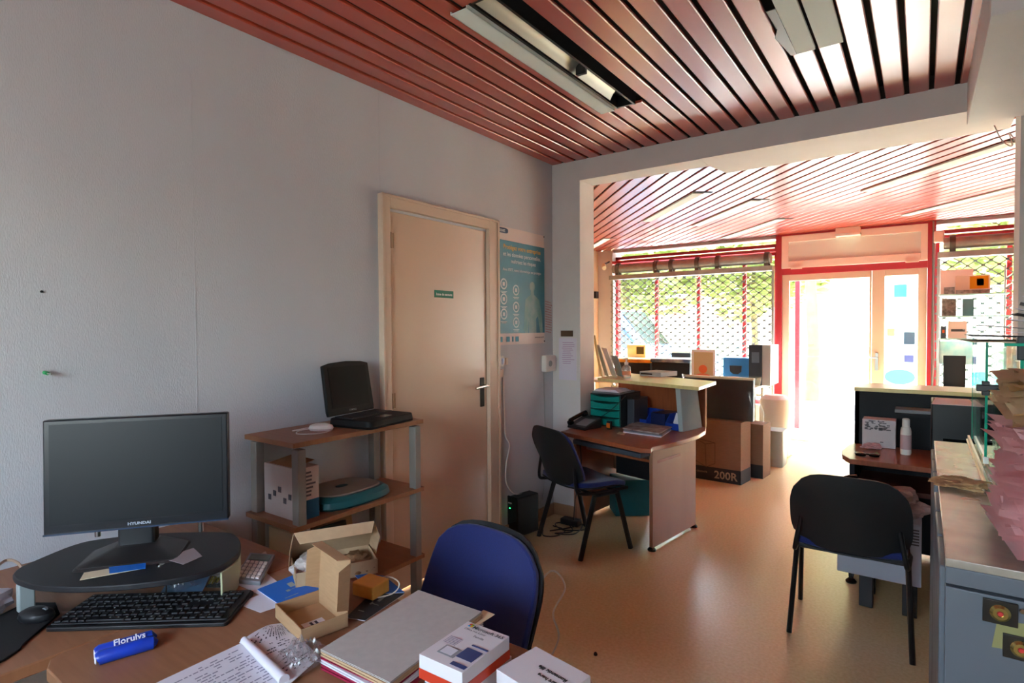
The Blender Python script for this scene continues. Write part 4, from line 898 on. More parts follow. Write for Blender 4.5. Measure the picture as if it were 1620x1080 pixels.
# front open box
B0 = D3(477, 1019, bz); B1 = D3(551, 991, bz)
u = Vector(B1) - Vector(B0); v = Vector((-u.y, u.x, 0)).normalized() * 0.165
B3 = Vector(B0) + v
t = openbox('small brown cardboard box standing open at the front, nearest the invoices', 'open_cardboard_box', B0, B1, B3, 0.034, cardboard, 'u', 0.125, 4)
lb = MB(); c = Vector(B0) + u * 0.5 + v * 0.38 + Vector((0, 0, 0.003)); e1 = u.normalized(); e2 = v.normalized()
lb.ext([c - e1 * 0.026 - e2 * 0.018, c + e1 * 0.026 - e2 * 0.018, c + e1 * 0.026 + e2 * 0.018, c - e1 * 0.026 + e2 * 0.018], (0, 0, 0.0006)); lbo = build('white_label', lb, paper, t)
lb = MB()
for q in (-0.3, 0.3): lb.ext([c + e1 * 0.01 * q * 2 - e1 * 0.003 - e2 * 0.011 + Vector((0, 0, .0007)), c + e1 * 0.02 * q + e1 * 0.003 - e2 * 0.011 + Vector((0, 0, .0007)), c + e1 * 0.02 * q + e1 * 0.003 + e2 * 0.011 + Vector((0, 0, .0007)), c + e1 * 0.02 * q - e1 * 0.003 + e2 * 0.011 + Vector((0, 0, .0007))], (0, 0, 0.0004))
build('label_bars', lb, ink, lbo)
# rear open box
B0 = D3(468, 931, bz); B1 = D3(598, 906, bz)
u = Vector(B1) - Vector(B0); v = Vector((-u.y, u.x, 0)).normalized() * 0.125
t = openbox('larger open cardboard box with crumpled paper, behind the small open box', 'open_cardboard_box', B0, B1, Vector(B0) + v, 0.042, cardpale, 'v', 0.128, -40)
cc = Vector(B0) + u * 0.22 + v * 0.55; crumple('packing_paper', '', '', (cc.x, cc.y, bz + 0.004), (0.045, 0.05, 0.034), mat('packing_paper', (202, 190, 184), 0.8, var=0.05, vscale=50), 9, 0.5, 4, t)
cc = Vector(B0) + u * 0.75 + v * 0.5; crumple('brown_filling', '', '', (cc.x, cc.y, bz + 0.004), (0.055, 0.045, 0.02), mat('brown_filling', (128, 92, 62), 0.9, var=0.2, vscale=60), 4, 0.6, 4, t)
# booklets
def booklet(label, px, z, m_, th=0.004, marks=True):
    cs = [Vector(D3(x, y, z)) for x, y in px]; t = thing('booklet', label, 'booklet', cs[0])
    build('pages', MB().ext([q + (cs[(i + 2) % 4] - q) * 0.01 for i, q in enumerate(cs)], (0, 0, th - 0.001)), paper, t)
    build('cover', MB().ext([q + Vector((0, 0, th - 0.001)) for q in cs], (0, 0, 0.001)), m_, t)
    if marks:
        a, b, c, d = [q + Vector((0, 0, th + 0.0002)) for q in cs]; m = MB()
        for u0, v0, u1, v1 in ((0.50, 0.55, 0.62, 0.75), (0.36, 0.42, 0.44, 0.5), (0.44, 0.45, 0.75, 0.465), (0.2, 0.2, 0.5, 0.22)):
            q = [a.lerp(b, uu).lerp(d.lerp(c, uu), vv) for uu, vv in ((u0, v0), (u1, v0), (u1, v1), (u0, v1))]; m.add(q, [(0, 1, 2, 3)])
        build('printing', m, lightgrey, t)
    return t
booklet('bright blue booklet between the calculator and the open boxes', ((445, 960), (512, 933), (480, 905), (407, 934)), DZ + 0.003, blueprint)
booklet('dark blue booklet under the amber block, behind the front box', ((548, 978), (577, 983), (640, 940), (603, 925)), DZ + 0.001, mat('dark_cover', (24, 52, 70), 0.4, alt=(40, 40, 36), vscale=14))
booklet('bright blue brochure behind the amber block', ((590, 940), (640, 938), (608, 912), (556, 906)), DZ + 0.006, blueprint, 0.003, False)
a, b = Vector(D3(557, 941, DZ + 0.01)), Vector(D3(590, 951, DZ + 0.01)); u = b - a; v = Vector((-u.y, u.x, 0)).normalized() * 0.065
m = MB().ext([a, b, b + v, a + v], (0, 0, 0.036)); solo('sponge_block', 'amber yellow block lying on the blue booklets', 'block', m, yellowblock, bevel=0.004, seg=3)
m = MB().tube(smoothpath([D3(598, 945, DZ + 0.015), D3(622, 938, DZ + 0.03), D3(632, 924, DZ + 0.05), D3(622, 914, DZ + 0.055), D3(606, 913, DZ + 0.04), D3(590, 925, DZ + 0.012)], 6), 0.002, 6)
solo('wire_loop', 'loop of clear tubing beside the amber block', 'wire', m, mat('clear_tube', (190, 184, 168), 0.3))
# folder stack
fz = DZ + 0.002; fo = [Vector(D3(x, y, DZ + 0.05)) for x, y in ((507, 1023), (617, 1075), (762, 964), (662, 930))]
ctr = sum(fo, Vector()) / 4
layers = [('pink cardboard folder near the bottom of the folder stack', 'bottom_folder', mat('crimson_folder', (150, 22, 60), 0.7), 0.012, 0.2, 0.0), ('white sheaf of papers in the middle of the folder stack', 'paper', paper, 0.009, -1.5, 0.004),
          ('crimson folder in the folder stack, second under the grey card folder', 'folder', mat('crimson_folder', (150, 22, 60), 0.7), 0.006, 1.0, -0.004), ('buff card folder directly under the grey card folder', 'folder', cardpale, 0.010, -0.6, 0.002), ('large grey card folder on top of the folder stack', 'folder', cardgrey, 0.004, 0.0, 0.0)]
z = fz
for i, (lab, nm, mm, th, r, dx) in enumerate(layers):
    R_ = Matrix.Translation(ctr) @ Matrix.Rotation(rad(r), 4, 'Z') @ Matrix.Translation(-ctr)
    q = [R_ @ p + Vector((dx, -dx * 0.5, 0)) for p in fo]; q = [Vector((p.x, p.y, z)) for p in q]
    m = MB(); n = 5
    m.ext(q, (0, 0, th * 0.35)); m.ext([p + (ctr - p) * 0.012 + Vector((0, 0, th * 0.35)) for p in q], (0, 0, th * 0.3)); m.ext([Vector((p.x, p.y, z + th * 0.68)) for p in q], (0, 0, th * 0.3))
    solo('card_folder' if nm != 'paper' else 'paper_sheaf', lab, 'folder' if nm != 'paper' else 'papers', m, mm, 'folders stacked on the front desk'); z += th + 0.0006
sheet('loose_slip', 'pale paper slips poking out of the folder stack by the software box', 'paper', ((735, 985), (752, 992), (783, 972), (765, 965)), DZ + 0.03, papercream, 0.001, 0)
# software boxes
def swbox(label, tz, px, hgt, kind):
    a, b = Vector(D3(*px[0], tz)), Vector(D3(*px[1], tz)); u = b - a; ln = (Vector(D3(*px[2], tz)) - a).length
    v = Vector((-u.y, u.x, 0)).normalized() * ln; a.z = b.z = tz - hgt
    t = thing('software_box', label, 'box', a)
    un, vn = u.normalized(), v.normalized(); S = Vector
    m = MB().ext([a, b, b + v, a + v], (0, 0, hgt)); build('carton', m, mat('box_white', (222, 218, 220), 0.55), t, bevel=0.0008)
    return t, a, u, v, un, vn
redband = mat('red_band', (200, 58, 30), 0.5)
mid = (663, 1034), (731, 1064), (735, 980)
topz = 0.795
# lower box of the pair
t, a, u, v, un, vn = swbox('white software box under the printed software box', topz - 0.046, ((672, 1062), (736, 1094), (745, 1010)), 0.03, 'low')
m = MB().ext([a - vn * 0.0005 + Vector((0, 0, .004)), a + u - vn * 0.0005 + Vector((0, 0, .004)), a + u - vn * 0.0005 + Vector((0, 0, .01)), a - vn * 0.0005 + Vector((0, 0, .01))], -vn * 0.0005); build('printed_band', m, mat('slate_blue_print', (74, 96, 130), 0.5), t)
t, a, u, v, un, vn = swbox('printed software box with a red band, topmost right of the folders', topz, mid, 0.045, 'top')
H = Vector((0, 0, 1))
for o_, e_, nn in ((a, u, -vn), (a + u, v, un)):
    m = MB().ext([o_ + nn * 0.0004 + H * 0.0, o_ + e_ + nn * 0.0004 + H * 0.0, o_ + e_ + nn * 0.0004 + H * 0.019, o_ + nn * 0.0004 + H * 0.019], nn * 0.0005); build('red_band', m, redband, t)
tp = a + H * 0.0455; q = lambda uu, vv: tp + u * uu + v * vv + H * 0.0003
m = MB().text('Microsoft 365', q(0.94, 0.14) - un * 0.0 , vn * 0.0 + v.normalized() * 1.0 if 0 else un, vn, 0.001) if 0 else MB()
m.text('Microsoft 365', q(0.24, 0.87), un, vn, 0.0135, 'LEFT', 0.0004, 0.0003)
m.text('Office mis à jour', q(0.12, 0.80), un, vn, 0.008, 'LEFT', 0.0003, 0.0001)
m.text('Famille', q(0.45, 0.70), un, vn, 0.009, 'LEFT', 0.0003, 0.0001)
build('lettering', m, mat('dark_grey_print', (70, 70, 76), 0.6), t)
sq = [((0, 0), (226, 86, 40)), ((1, 0), (120, 176, 40)), ((0, -1), (20, 150, 220)), ((1, -1), (240, 184, 20))]
for i, ((sx, sy), c_) in enumerate(sq):
    p = q(0.12, 0.90) + un * sx * 0.0055 + vn * (sy * 0.0055 + 0.003); build('logo_square', MB().ext([p, p + un * 0.005, p + un * 0.005 + vn * 0.005, p + vn * 0.005], (0, 0, 0.0004)), mat('logo_%d' % i, c_, 0.5), t)
m = MB()
for k in range(6): p = q(0.08, 0.55 - k * 0.03); m.ext([p, p + un * 0.03, p + un * 0.03 + vn * 0.0012, p + vn * 0.0012], (0, 0, 0.0003))
build('text_lines', m, inkfaint, t)
m = MB()
for (u0, v0, u1, v1) in ((0.22, 0.16, 0.60, 0.36),): m.ext([q(u0, v0), q(u1, v0), q(u1, v1), q(u0, v1)], (0, 0, 0.0004))
build('picture', m, mat('grey_picture', (150, 152, 156), 0.5), t)
build('picture', MB().ext([q(0.26, 0.19), q(0.52, 0.19), q(0.52, 0.34), q(0.26, 0.34)], (0, 0, 0.0007)), paper, t)
build('picture', MB().ext([q(0.60, 0.22), q(0.95, 0.22), q(0.95, 0.46), q(0.60, 0.46)], (0, 0, 0.0005)), mat('navy_print', (52, 68, 118), 0.5), t)
build('picture', MB().ext([q(0.66, 0.05), q(0.98, 0.05), q(0.98, 0.12), q(0.66, 0.12)], (0, 0, 0.0006)), mat('navy_print', (52, 68, 118), 0.5), t)
build('picture', MB().ext([q(0.62, 0.52), q(0.98, 0.52), q(0.98, 0.55), q(0.62, 0.55)], (0, 0, 0.0006)), mat('navy_print', (52, 68, 118), 0.5), t)
# plain white box
t, a, u, v, un, vn = swbox('plain white box with black lettering at the right end of the front desk', 0.765, ((785, 1058), (872, 1112), (848, 1022)), 0.072, 'plain')
tp = a + H * 0.0725
m = MB(); m.text('Start here', tp + u * 0.98 + v * 0.10, -un, -vn, 0.013, 'LEFT', 0.0004, 0.0004) if 0 else None
m.text('Romantic life', tp + u * 0.86 + v * 0.62, -un, -vn, 0.013, 'LEFT', 0.0004, 0.0005); m.text('Start here', tp + u * 0.86 + v * 0.82 - v * 0.38, -un, -vn, 0.013, 'LEFT', 0.0004, 0.0005)
build('lettering', m, tubeblack, t)
# clear film heap
def filmheap(label, px, py, r, hh, seed, z):
    c = D3(px, py, z); m = MB(); rnd = random.Random(seed)
    def f(u, v):
        x = (u - 0.5) * 2 * r[0]; y = (v - 0.5) * 2 * r[1]
        e = max(0, 1 - (4 * (u - 0.5) ** 2 + 4 * (v - 0.5) ** 2) * 0.8)
        n_ = abs(noise.noise(Vector((x * 45, y * 45, seed)))) + 0.6 * abs(noise.noise(Vector((x * 110, y * 110, seed))))
        return (c[0] + x, c[1] + y, z + hh * n_ * 1.6 * e + 0.002)
    m.grid(f, 34, 34); return solo('plastic_film', label, 'plastic film', m, glassmat('crumpled_film', (0.97, 0.97, 0.98), 0.16, 0.12, 0.10), sharp=15)
filmheap('crumpled clear film on the invoices, next to the folder stack', 482, 1040, (0.055, 0.05), 0.04, 5, DZ + 0.012)
filmheap('small clear blister packaging between the keyboard and the riser, below the pale slip', 285, 925, (0.045, 0.03), 0.04, 8, DZ + 0.004)
sheet('blue_card', 'light blue card lying behind the keyboard cable', 'card', ((254, 938), (320, 935), (335, 905), (270, 912)), DZ + 0.002, mat('light_blue_card', (110, 150, 190), 0.6), 0.001)
m = MB(); c = Vector(D3(345, 922, DZ)); m.ext([c + Vector((-0.02, -0.01, 0)), c + Vector((0.02, 0.012, 0)), c + Vector((0.02, 0.012, 0.06)), c + Vector((-0.02, -0.01, 0.06))], (0.001, -0.001, 0)); m.ext([c + Vector((-0.02, -0.01, 0)), c + Vector((0.02, 0.012, 0)), c + Vector((0.035, -0.012, 0)), c + Vector((-0.003, -0.035, 0))], (0, 0, 0.001))
o = solo('blister_pack', 'clear folded blister pack beside the pale end of the riser', 'packaging', m, film)
m = MB(); rnd = random.Random(6)
for k in range(7):
    p = c + Vector((rnd.uniform(-0.02, 0.01), rnd.uniform(-0.03, 0.0), 0.006)); m.tube([p, p + Vector((0.008, 0.002, 0.012))], 0.0028, 8)
build('brass_screws', m, mat('brass', (150, 130, 60), 0.3, metal=0.8), o)
c = Vector(D3(283, 918, DZ)); m = MB().ext([c + Vector((-0.025, -0.018, 0)), c + Vector((0.02, 0.022, 0)), c + Vector((0.018, 0.02, 0.055)), c + Vector((-0.022, -0.016, 0.06))], (0.001, -0.001, 0)); solo('plastic_tag', 'clear plastic tag standing before the riser', 'plastic tag', m, film)
# ================================================================ RECEPTION DESK BY THE PILLAR
t = thing('reception_desk', 'cherry wood reception desk with raised counter beside the white pillar', 'desk', (-1.6, 3.7, 0))
pl = [D(*p) for p in ((886.7, 682), (1013, 709), (1030, 710))] + [(-1.31, 3.26), (-1.26, 3.42), (-1.225, 3.6), (-1.205, 3.8), (-1.215, 3.98), (-1.26, 4.14)] + [(-2.02, 4.32), (-2.02, 3.62)]
build('desktop', MB().prism(pl, DZ - 0.028, DZ), cherry, t, bevel=0.004)
def leg_panel(x0, y0, x1, y1, h, m_):
    a = Vector((x0, y0, 0.02)); b = Vector((x1, y1, 0.02)); d = (b - a).normalized(); n_ = Vector((-d.y, d.x, 0)) * 0.024
    build('side_panel', MB().ext([a, b, b + Vector((0, 0, h)), a + Vector((0, 0, h))], n_), m_, t, bevel=0.002)
    for p in (a + d * 0.01, b - d * 0.01):
        q = p + n_ * 0.5; q.z = 0; m = MB().lathe([(0.026, 0), (0.028, 0.008), (0.02, 0.018), (0.009, 0.024), (0.009, 0.055)], q, 14); build('foot', m, blackg, t)
leg_panel(-1.365, 3.40, -1.285, 3.99, DZ - 0.063, cherrypanel)
leg_panel(-2.02, 3.60, -1.96, 4.15, DZ - 0.063, cherrypanel)
build('keyboard_tray', MB().ext([(-1.97, 3.46, 0.60), (-1.40, 3.30, 0.60), (-1.34, 3.62, 0.60), (-1.90, 3.78, 0.60)], (0, 0, 0.03)), mat('slate_tray', (70, 76, 84), 0.5), t, bevel=0.004)
build('tray_shelf', MB().ext([(-1.93, 3.58, 0.545), (-1.36, 3.44, 0.545), (-1.31, 3.75, 0.545), (-1.87, 3.9, 0.545)], (0, 0, 0.018)), cherry, t)
build('modesty_panel', MB().ext([(-1.97, 4.10, 0.30), (-1.30, 3.93, 0.30), (-1.30, 3.93, 0.64), (-1.97, 4.10, 0.64)], (0.005, 0.018, 0)), cherrypanel, t)
build('cable_trough', MB().ext([(-1.72, 3.62, 0.40), (-1.37, 3.53, 0.40), (-1.37, 3.53, 0.54), (-1.72, 3.62, 0.54)], (0.04, 0.16, 0)), blackp, t, bevel=0.004)
# raised counter
CT = 1.02
A_ = Vector((-2.025, 4.42, 0)); 
cb = [(-1.205, 4.12), (-1.235, 3.80)]
m = MB().prism([(-2.03, 3.95), D(1105.5, 612, CT), D(1133, 603, CT), (-2.03, 4.50)], CT - 0.024, CT); build('counter_top', m, mat('counter_beech_yellow_lit', (224, 212, 150), 0.3, alt=(214, 200, 138), vscale=8, stretch=(6, 1, 1)), t, bevel=0.002)  # yellow-green daylight on the counter is mixed into its wood colour
build('back_board', MB().ext([(-2.03, 4.32, DZ), (-1.26, 4.12, DZ), (-1.26, 4.12, CT - 0.024), (-2.03, 4.32, CT - 0.024)], (0.005, 0.02, 0)), cherry, t)
pa = Vector(D3(1081, 683, DZ)); pb = Vector(D3(1111, 676, DZ)); 
qa = Vector(D3(1073, 611.5, CT - 0.024)); qb = Vector(D3(1103, 613, CT - 0.024))
m = MB().ext([(pa.x, pa.y, DZ), (pb.x, pb.y, DZ), (qb.x, qb.y, CT - 0.024), (pa.x - 0.01, pa.y - 0.04, CT - 0.024)], (-0.03, -0.006, 0)); build('grey_end_panel', m, lightgrey, t, bevel=0.002)['label'] = 'light grey end panel'
# drawer tower
a = Vector(D3(933, 671.5, DZ)); b = Vector(D3(981, 677, DZ)); uv_ = (b - a).normalized(); ang = math.degrees(math.atan2(uv_.y, uv_.x)); wd = (b - a).length
t = thing('drawer_tower', 'desktop drawer tower with teal drawers in a black case on the reception desk', 'drawer unit', a, ang); M = t.matrix_world.copy(); hh = 0.235
m = MB(M).box((0, 0.01, 0), (wd, 0.33, 0.006)).box((0, 0.01, hh - 0.008), (wd, 0.33, hh)).box((0, 0.01, 0), (0.006, 0.33, hh)).box((wd - 0.006, 0.01, 0), (wd, 0.33, hh)).box((0, 0.32, 0), (wd, 0.33, hh)); build('case', m, mat('case_black', (34, 36, 40), 0.4), t, bevel=0.002)
zz = [(0.01, 0.066), (0.071, 0.122), (0.127, 0.178), (0.183, 0.226)]
for z0, z1 in zz:
    m = MB(M)
    n = 8
    top = [(0.008 + (wd - 0.016) * i / n, z1 - 0.014 * math.sin(math.pi * i / n)) for i in range(n + 1)]
    m.ext([(0.008, 0.002, z0), (wd - 0.008, 0.002, z0)] + [(x, 0.002, z) for x, z in top[::-1]], (0, 0.3, 0)); build('drawer', m, teal, t, bevel=0.002)
m = MB(M).box((0.01, 0.02, hh), (wd - 0.01, 0.25, hh + 0.012)); solo('document_tray', 'grey tray of papers on top of the teal drawer tower', 'tray', m, greyp, bevel=0.002)
m = MB(M); 
for k in range(4): m.box((0.02 + 0.004 * k, 0.03, hh + 0.0125 + k * 0.004), (wd * 0.9 - 0.01 * k, 0.22, hh + 0.016 + k * 0.004), XF((0, 0, 0), k * 1.2))
solo('papers', 'small heap of papers lying in the grey tray on the teal drawer tower', 'papers', m, paper)
m = MB(M).box((wd + 0.005, 0.1, 0), (wd + 0.06, 0.33, 0.2)); solo('folder_holder', 'dark file holder right of the teal drawer tower', 'file holder', m, mat('slate_plastic', (58, 62, 70), 0.4), bevel=0.004)
# phone
a = Vector(D3(916, 679, DZ)); t = thing('desk_phone', 'black desk telephone at the left corner of the reception desk', 'telephone', a, -14); M = XF((a.x, a.y + 0.08, DZ), -14)
m = MB(M); m.ext([(-0.085, -0.09, 0), (-0.085, 0.09, 0), (-0.085, 0.09, 0.075), (-0.085, -0.09, 0.018)], (0.17, 0, 0)); build('base', m, blackp, t, bevel=0.006)
m = MB(M).box((-0.03, -0.05, 0.043), (0.07, 0.06, 0.046), Matrix.Rotation(rad(17), 4, 'X')); build('keypad', m, greyp, t)
m = MB(M); m.tube(smoothpath([(-0.062, -0.085, 0.055), (-0.062, -0.05, 0.066), (-0.062, 0.04, 0.09), (-0.062, 0.085, 0.098)], 5), 0.014, 10, rs=None); m.lathe([(0.024, 0), (0.024, 0.02), (0.016, 0.026)], n=14, M=XF((-0.062, -0.075, 0.03), 0, 17)).lathe([(0.024, 0), (0.024, 0.02), (0.016, 0.026)], n=14, M=XF((-0.062, 0.075, 0.075), 0, 17)); build('handset', m, blackg, t)
p0 = M @ Vector((0.05, 0.08, 0.06)); m = MB().tube(smoothpath([p0, (p0.x + 0.1, p0.y + 0.02, DZ + 0.13), (p0.x + 0.22, p0.y + 0.0, DZ + 0.24)], 6), 0.003, 6); build('cord', m, tubeblack, t)
# orange sharpener and note
a = Vector(D3(964, 679, DZ)); t = thing('battery_tester', 'small orange and black gadget standing before the teal drawers', 'gadget', a, -14); M = t.matrix_world.copy()
build('body', MB(M).box((-0.016, -0.012, 0), (0.016, 0.012, 0.06)), blackp, t, bevel=0.003); build('orange_front', MB(M).box((-0.015, -0.0145, 0.012), (0.015, -0.0115, 0.046)), orange, t, bevel=0.001)
sheet('sticky_note', 'small cream note lying on the reception desk before the magazines', 'note', ((976, 686), (987, 688), (990, 685), (980, 683)), DZ + 0.001, papercream, 0.002)
# magazines
rnd = random.Random(12); base = [Vector(D3(x, y, DZ)) for x, y in ((986, 684), (1046, 692), (1062, 681), (1000, 673))]; ctr = sum(base, Vector()) / 4
mm = [paper, mat('mag_grey', (120, 126, 136), 0.4), mat('mag_brown', (140, 110, 96), 0.4, alt=(60, 70, 90), vscale=16), mat('mag_pale', (196, 190, 186), 0.4, alt=(120, 90, 80), vscale=14)]
labs = ['lowest magazine of the pile on the reception desk', 'grey magazine second from the bottom of the pile on the reception desk', 'brown picture magazine second from the top of the pile on the reception desk', 'pale magazine topmost on the pile on the reception desk']
z = DZ
for k in range(4):
    R_ = Matrix.Translation(ctr) @ Matrix.Rotation(rad(rnd.uniform(-6, 6)), 4, 'Z') @ Matrix.Translation(-ctr)
    q = [R_ @ p for p in base]; solo('magazine', labs[k], 'magazine', MB().ext([(p.x, p.y, z) for p in q], (0, 0, 0.007)), mm[k], 'magazines on the reception desk'); z += 0.0075
# blue stacking bins
def bin_(x, y, rz, label, item=False):
    t = thing('storage_bin', label, 'storage bin', (x, y, DZ), rz, 'blue open-fronted bins'); M = t.matrix_world.copy()
    w_, d_, h_, e = 0.13, 0.2, 0.105, 0.005
    m = MB(M).box((-w_ / 2, 0, 0), (w_ / 2, d_, e)); m.box((-w_ / 2, d_ - e, 0), (w_ / 2, d_, h_)); m.box((-w_ / 2, 0, 0), (w_ / 2, e, h_ * 0.45))
    for s in (-1, 1):
        xx = s * (w_ / 2 - e / 2) - e / 2; m.ext([(xx, 0, 0), (xx, d_, 0), (xx, d_, h_), (xx, 0.06, h_), (xx, 0, h_ * 0.45)], (e, 0, 0))
    build('bin_body', m, bluep, t, bevel=0.001)
    build('rim', MB(M).box((-w_ / 2 - 0.004, 0.06, h_ - 0.008), (-w_ / 2, d_, h_)).box((w_ / 2, 0.06, h_ - 0.008), (w_ / 2 + 0.004, d_, h_)), bluep, t)
bin_(-1.68, 3.93, -16, 'blue open-fronted plastic bin beside the dark file holder')
bin_(-1.40, 3.86, -12, 'blue open-fronted plastic bin against the grey end panel')
solo('storage_bin_insert', 'dark blue box standing between the two blue bins', 'box', MB(XF((-1.54, 3.93, DZ), -14)).box((-0.06, 0, 0), (0.06, 0.18, 0.1)), mat('navy_plastic', (24, 34, 74), 0.4), bevel=0.003)
m = MB(XF((-1.40, 3.92, DZ + 0.03), -20, 0, 20)).box((-0.03, 0, 0), (0.03, 0.002, 0.08)); solo('card_leaflet', 'pale leaflet leaning in the right blue bin', 'leaflet', m, paper)
# teal box under the desk
solo('teal_box', 'teal cardboard box on the floor under the reception desk', 'box', MB(XF((-1.80, 4.03, 0), 38)).box((-0.13, -0.09, 0), (0.13, 0.12, 0.27)), tealdark, bevel=0.003)
# on the counter
def leaflets():
    labs = ['tall yellowish leaflet leaning at the left end of the counter', 'white leaflet leaning second from the pillar on the counter', 'white leaflet leaning third from the pillar on the counter', 'small leaflet nearest the gel bottle on the counter']
    for k, (px, hh, tilt) in enumerate(((944, 0.33, 10), (953, 0.26, 16), (965, 0.24, 20), (975, 0.17, 18))):
        a = Vector(D3(px, 596, CT)); 
        M = XF((a.x, a.y + 0.08, CT), 33 + 3 * k, 0, 0) @ Matrix.Rotation(rad(-tilt), 4, 'Y')
        solo('leaflet', labs[k], 'leaflet', MB(M).box((-0.002, -0.09, 0), (0.002, 0.09, hh)), [thinmat('thin_cream_leaflet', (238, 230, 190)), thinmat('thin_white_leaflet', (234, 234, 232)), thinmat('thin_white_leaflet', (234, 234, 232)), lightgrey][k], 'leaflets leaning on the counter')
leaflets()
a = Vector(D3(991, 597, CT)); t = thing('gel_bottle', 'clear pump bottle of hand gel with orange label on the counter', 'bottle', a)
prof = [(0.001, 0), (0.032, 0.001), (0.034, 0.01), (0.034, 0.07), (0.03, 0.085), (0.014, 0.096), (0.013, 0.104)]
m = MB(); m.lathe(prof, a, 24); build('bottle_body', m, glassmat('clear_plastic', (0.9, 0.92, 0.9), 0.3, 0.1, 0.22), t)
build('bottle_label', MB().lathe([(0.0345, 0.02), (0.0345, 0.05)], a, 24), mat('orange_label', (226, 150, 110), 0.5), t)
m = MB().lathe([(0.015, 0.1), (0.015, 0.118), (0.006, 0.12), (0.006, 0.14), (0.013, 0.141), (0.013, 0.152)], a, 14).tube([a + Vector((0, 0, 0.146)), a + Vector((-0.03, -0.01, 0.143))], 0.005, 8); build('pump', m, whitep, t)
a = Vector(D3(1012, 594, CT)); M = XF(a, -14); t = thing('flat_box', 'flat white and grey box lying on the counter', 'box', a, -14)
build('carton', MB(M).box((0, 0, 0), (0.20, 0.22, 0.035)), lightgrey, t, bevel=0.002); build('slot', MB(M).box((0.01, -0.001, 0.012), (0.12, 0.0, 0.024)), tubeblack, t)
# ================================================================ COMPUTER BOXES ON THE FLOOR
t = thing('computer_carton', 'large brown computer carton marked 200R beside the reception desk', 'box', (-1.75, 5.45, 0))
bx = [Vector((-2.28, 5.33, 0)), Vector((-1.298, 5.27, 0)), Vector((-1.27, 5.50, 0)), Vector((-2.25, 5.56, 0))]
build('carton', MB().ext(bx, (0, 0, 0.555)), mat('box_cardboard', (132, 102, 80), 0.85, var=0.06, vscale=20, stretch=(1, 1, 8)), t, bevel=0.003)
u = (bx[1] - bx[0]).normalized(); n_ = Vector((u.y, -u.x, 0))
build('black_band', MB().ext([bx[0] + n_ * 0.0005, bx[1] + n_ * 0.0005, bx[1] + n_ * 0.0005 + H * 0.125, bx[0] + n_ * 0.0005 + H * 0.125], n_ * 0.0006).ext([bx[1] + u * 0.0005, bx[2] + u * 0.0005, bx[2] + u * 0.0005 + H * 0.125, bx[1] + u * 0.0005 + H * 0.125], u * 0.0006), mat('print_black', (38, 38, 42), 0.7), t)
build('lettering', MB().text('200R', bx[1] - u * 0.03 + n_ * 0.0015 + H * 0.03, u, H, 0.098, 'RIGHT', 0.0006, 0.002), mat('kraft_print', (168, 146, 122), 0.8), t)
build('small_lettering', MB().text('GRAPHITE', bx[1] - u * 0.30 + n_ * 0.0015 + H * 0.065, u, H, 0.022, 'RIGHT', 0.0006), mat('kraft_print', (168, 146, 122), 0.8), t)
o_ = bx[1] - u * 0.5 + n_ * 0.0008
lm = mat('print_outline', (92, 66, 50), 0.8)
def stroke(mb, pts, w_=0.005):
    for (x0, z0), (x1, z1) in zip(pts[:-1], pts[1:]):
        d = Vector((x1 - x0, z1 - z0)); d.normalize(); nx, nz = -d.y * w_ / 2, d.x * w_ / 2
        mb.ext([o_ + u * (x0 + nx) + H * (z0 + nz), o_ + u * (x1 + nx) + H * (z1 + nz), o_ + u * (x1 - nx) + H * (z1 - nz), o_ + u * (x0 - nx) + H * (z0 - nz)], n_ * 0.0006)
m = MB(); stroke(m, [(0.06, 0.38), (0.27, 0.35), (0.27, 0.16), (0.19, 0.12), (0.06, 0.18), (0.06, 0.38), (0.02, 0.33), (0.02, 0.20)]); stroke(m, [(0.06, 0.38), (0.18, 0.33), (0.27, 0.35)]); stroke(m, [(0.18, 0.33), (0.19, 0.12)]); build('printed_outline', m, lm, t)
t = thing('computer_carton', 'second brown carton standing just behind the 200R carton', 'box', (-1.4, 5.65, 0))
c2 = [Vector((-1.9, 5.66, 0)), Vector((-1.185, 5.60, 0)), Vector((-1.165, 5.82, 0)), Vector((-1.88, 5.88, 0))]
build('carton', MB().ext(c2, (0, 0, 0.50)), mat('box_cardboard', (132, 102, 80), 0.85), t, bevel=0.003)
build('black_band', MB().ext([c2[0] + n_ * 0.0005, c2[1] + n_ * 0.0005, c2[1] + n_ * 0.0005 + H * 0.125, c2[0] + n_ * 0.0005 + H * 0.125], n_ * 0.0006), mat('print_black', (38, 38, 42), 0.7), t)
# wrapped monitor on the carton
t = thing('wrapped_screen', 'dark flat screen wrapped in clear film on top of the 200R carton', 'screen', (-1.55, 5.45, 0.555))
M = XF((-1.53, 5.42, 0.556), -3)
build('screen_panel', MB(M).box((-0.31, -0.03, 0.0), (0.31, 0.03, 0.385)), mat('dark_panel', (22, 26, 31), 0.3, spec=0.3), t, bevel=0.008)
build('screen_top', MB(M).box((-0.31, -0.031, 0.37), (0.31, 0.031, 0.387)), mat('pale_foam', (214, 212, 180), 0.7), t)
m = MB(M)
def fw(u_, v_):
    a = 2 * math.pi * u_; x = 0.34 * math.copysign(abs(math.cos(a)) ** 0.35, math.cos(a)); y = 0.06 * math.copysign(abs(math.sin(a)) ** 0.5, math.sin(a)); z = v_ * 0.40
    k = 1 + 0.10 * noise.noise(Vector((x * 6, y * 12, z * 6))) + (0.22 * (1 - v_) ** 2 * (0.5 + noise.noise(Vector((x * 9, 3, z * 4)))) if x > 0.2 else 0)
    return (x * k, y * k * 1.1, z)
m.grid(fw, 60, 16); build('film_wrap', m, glassmat('film_wrap', (0.95, 0.96, 0.97), 0.1, 0.12, 0.05), t)
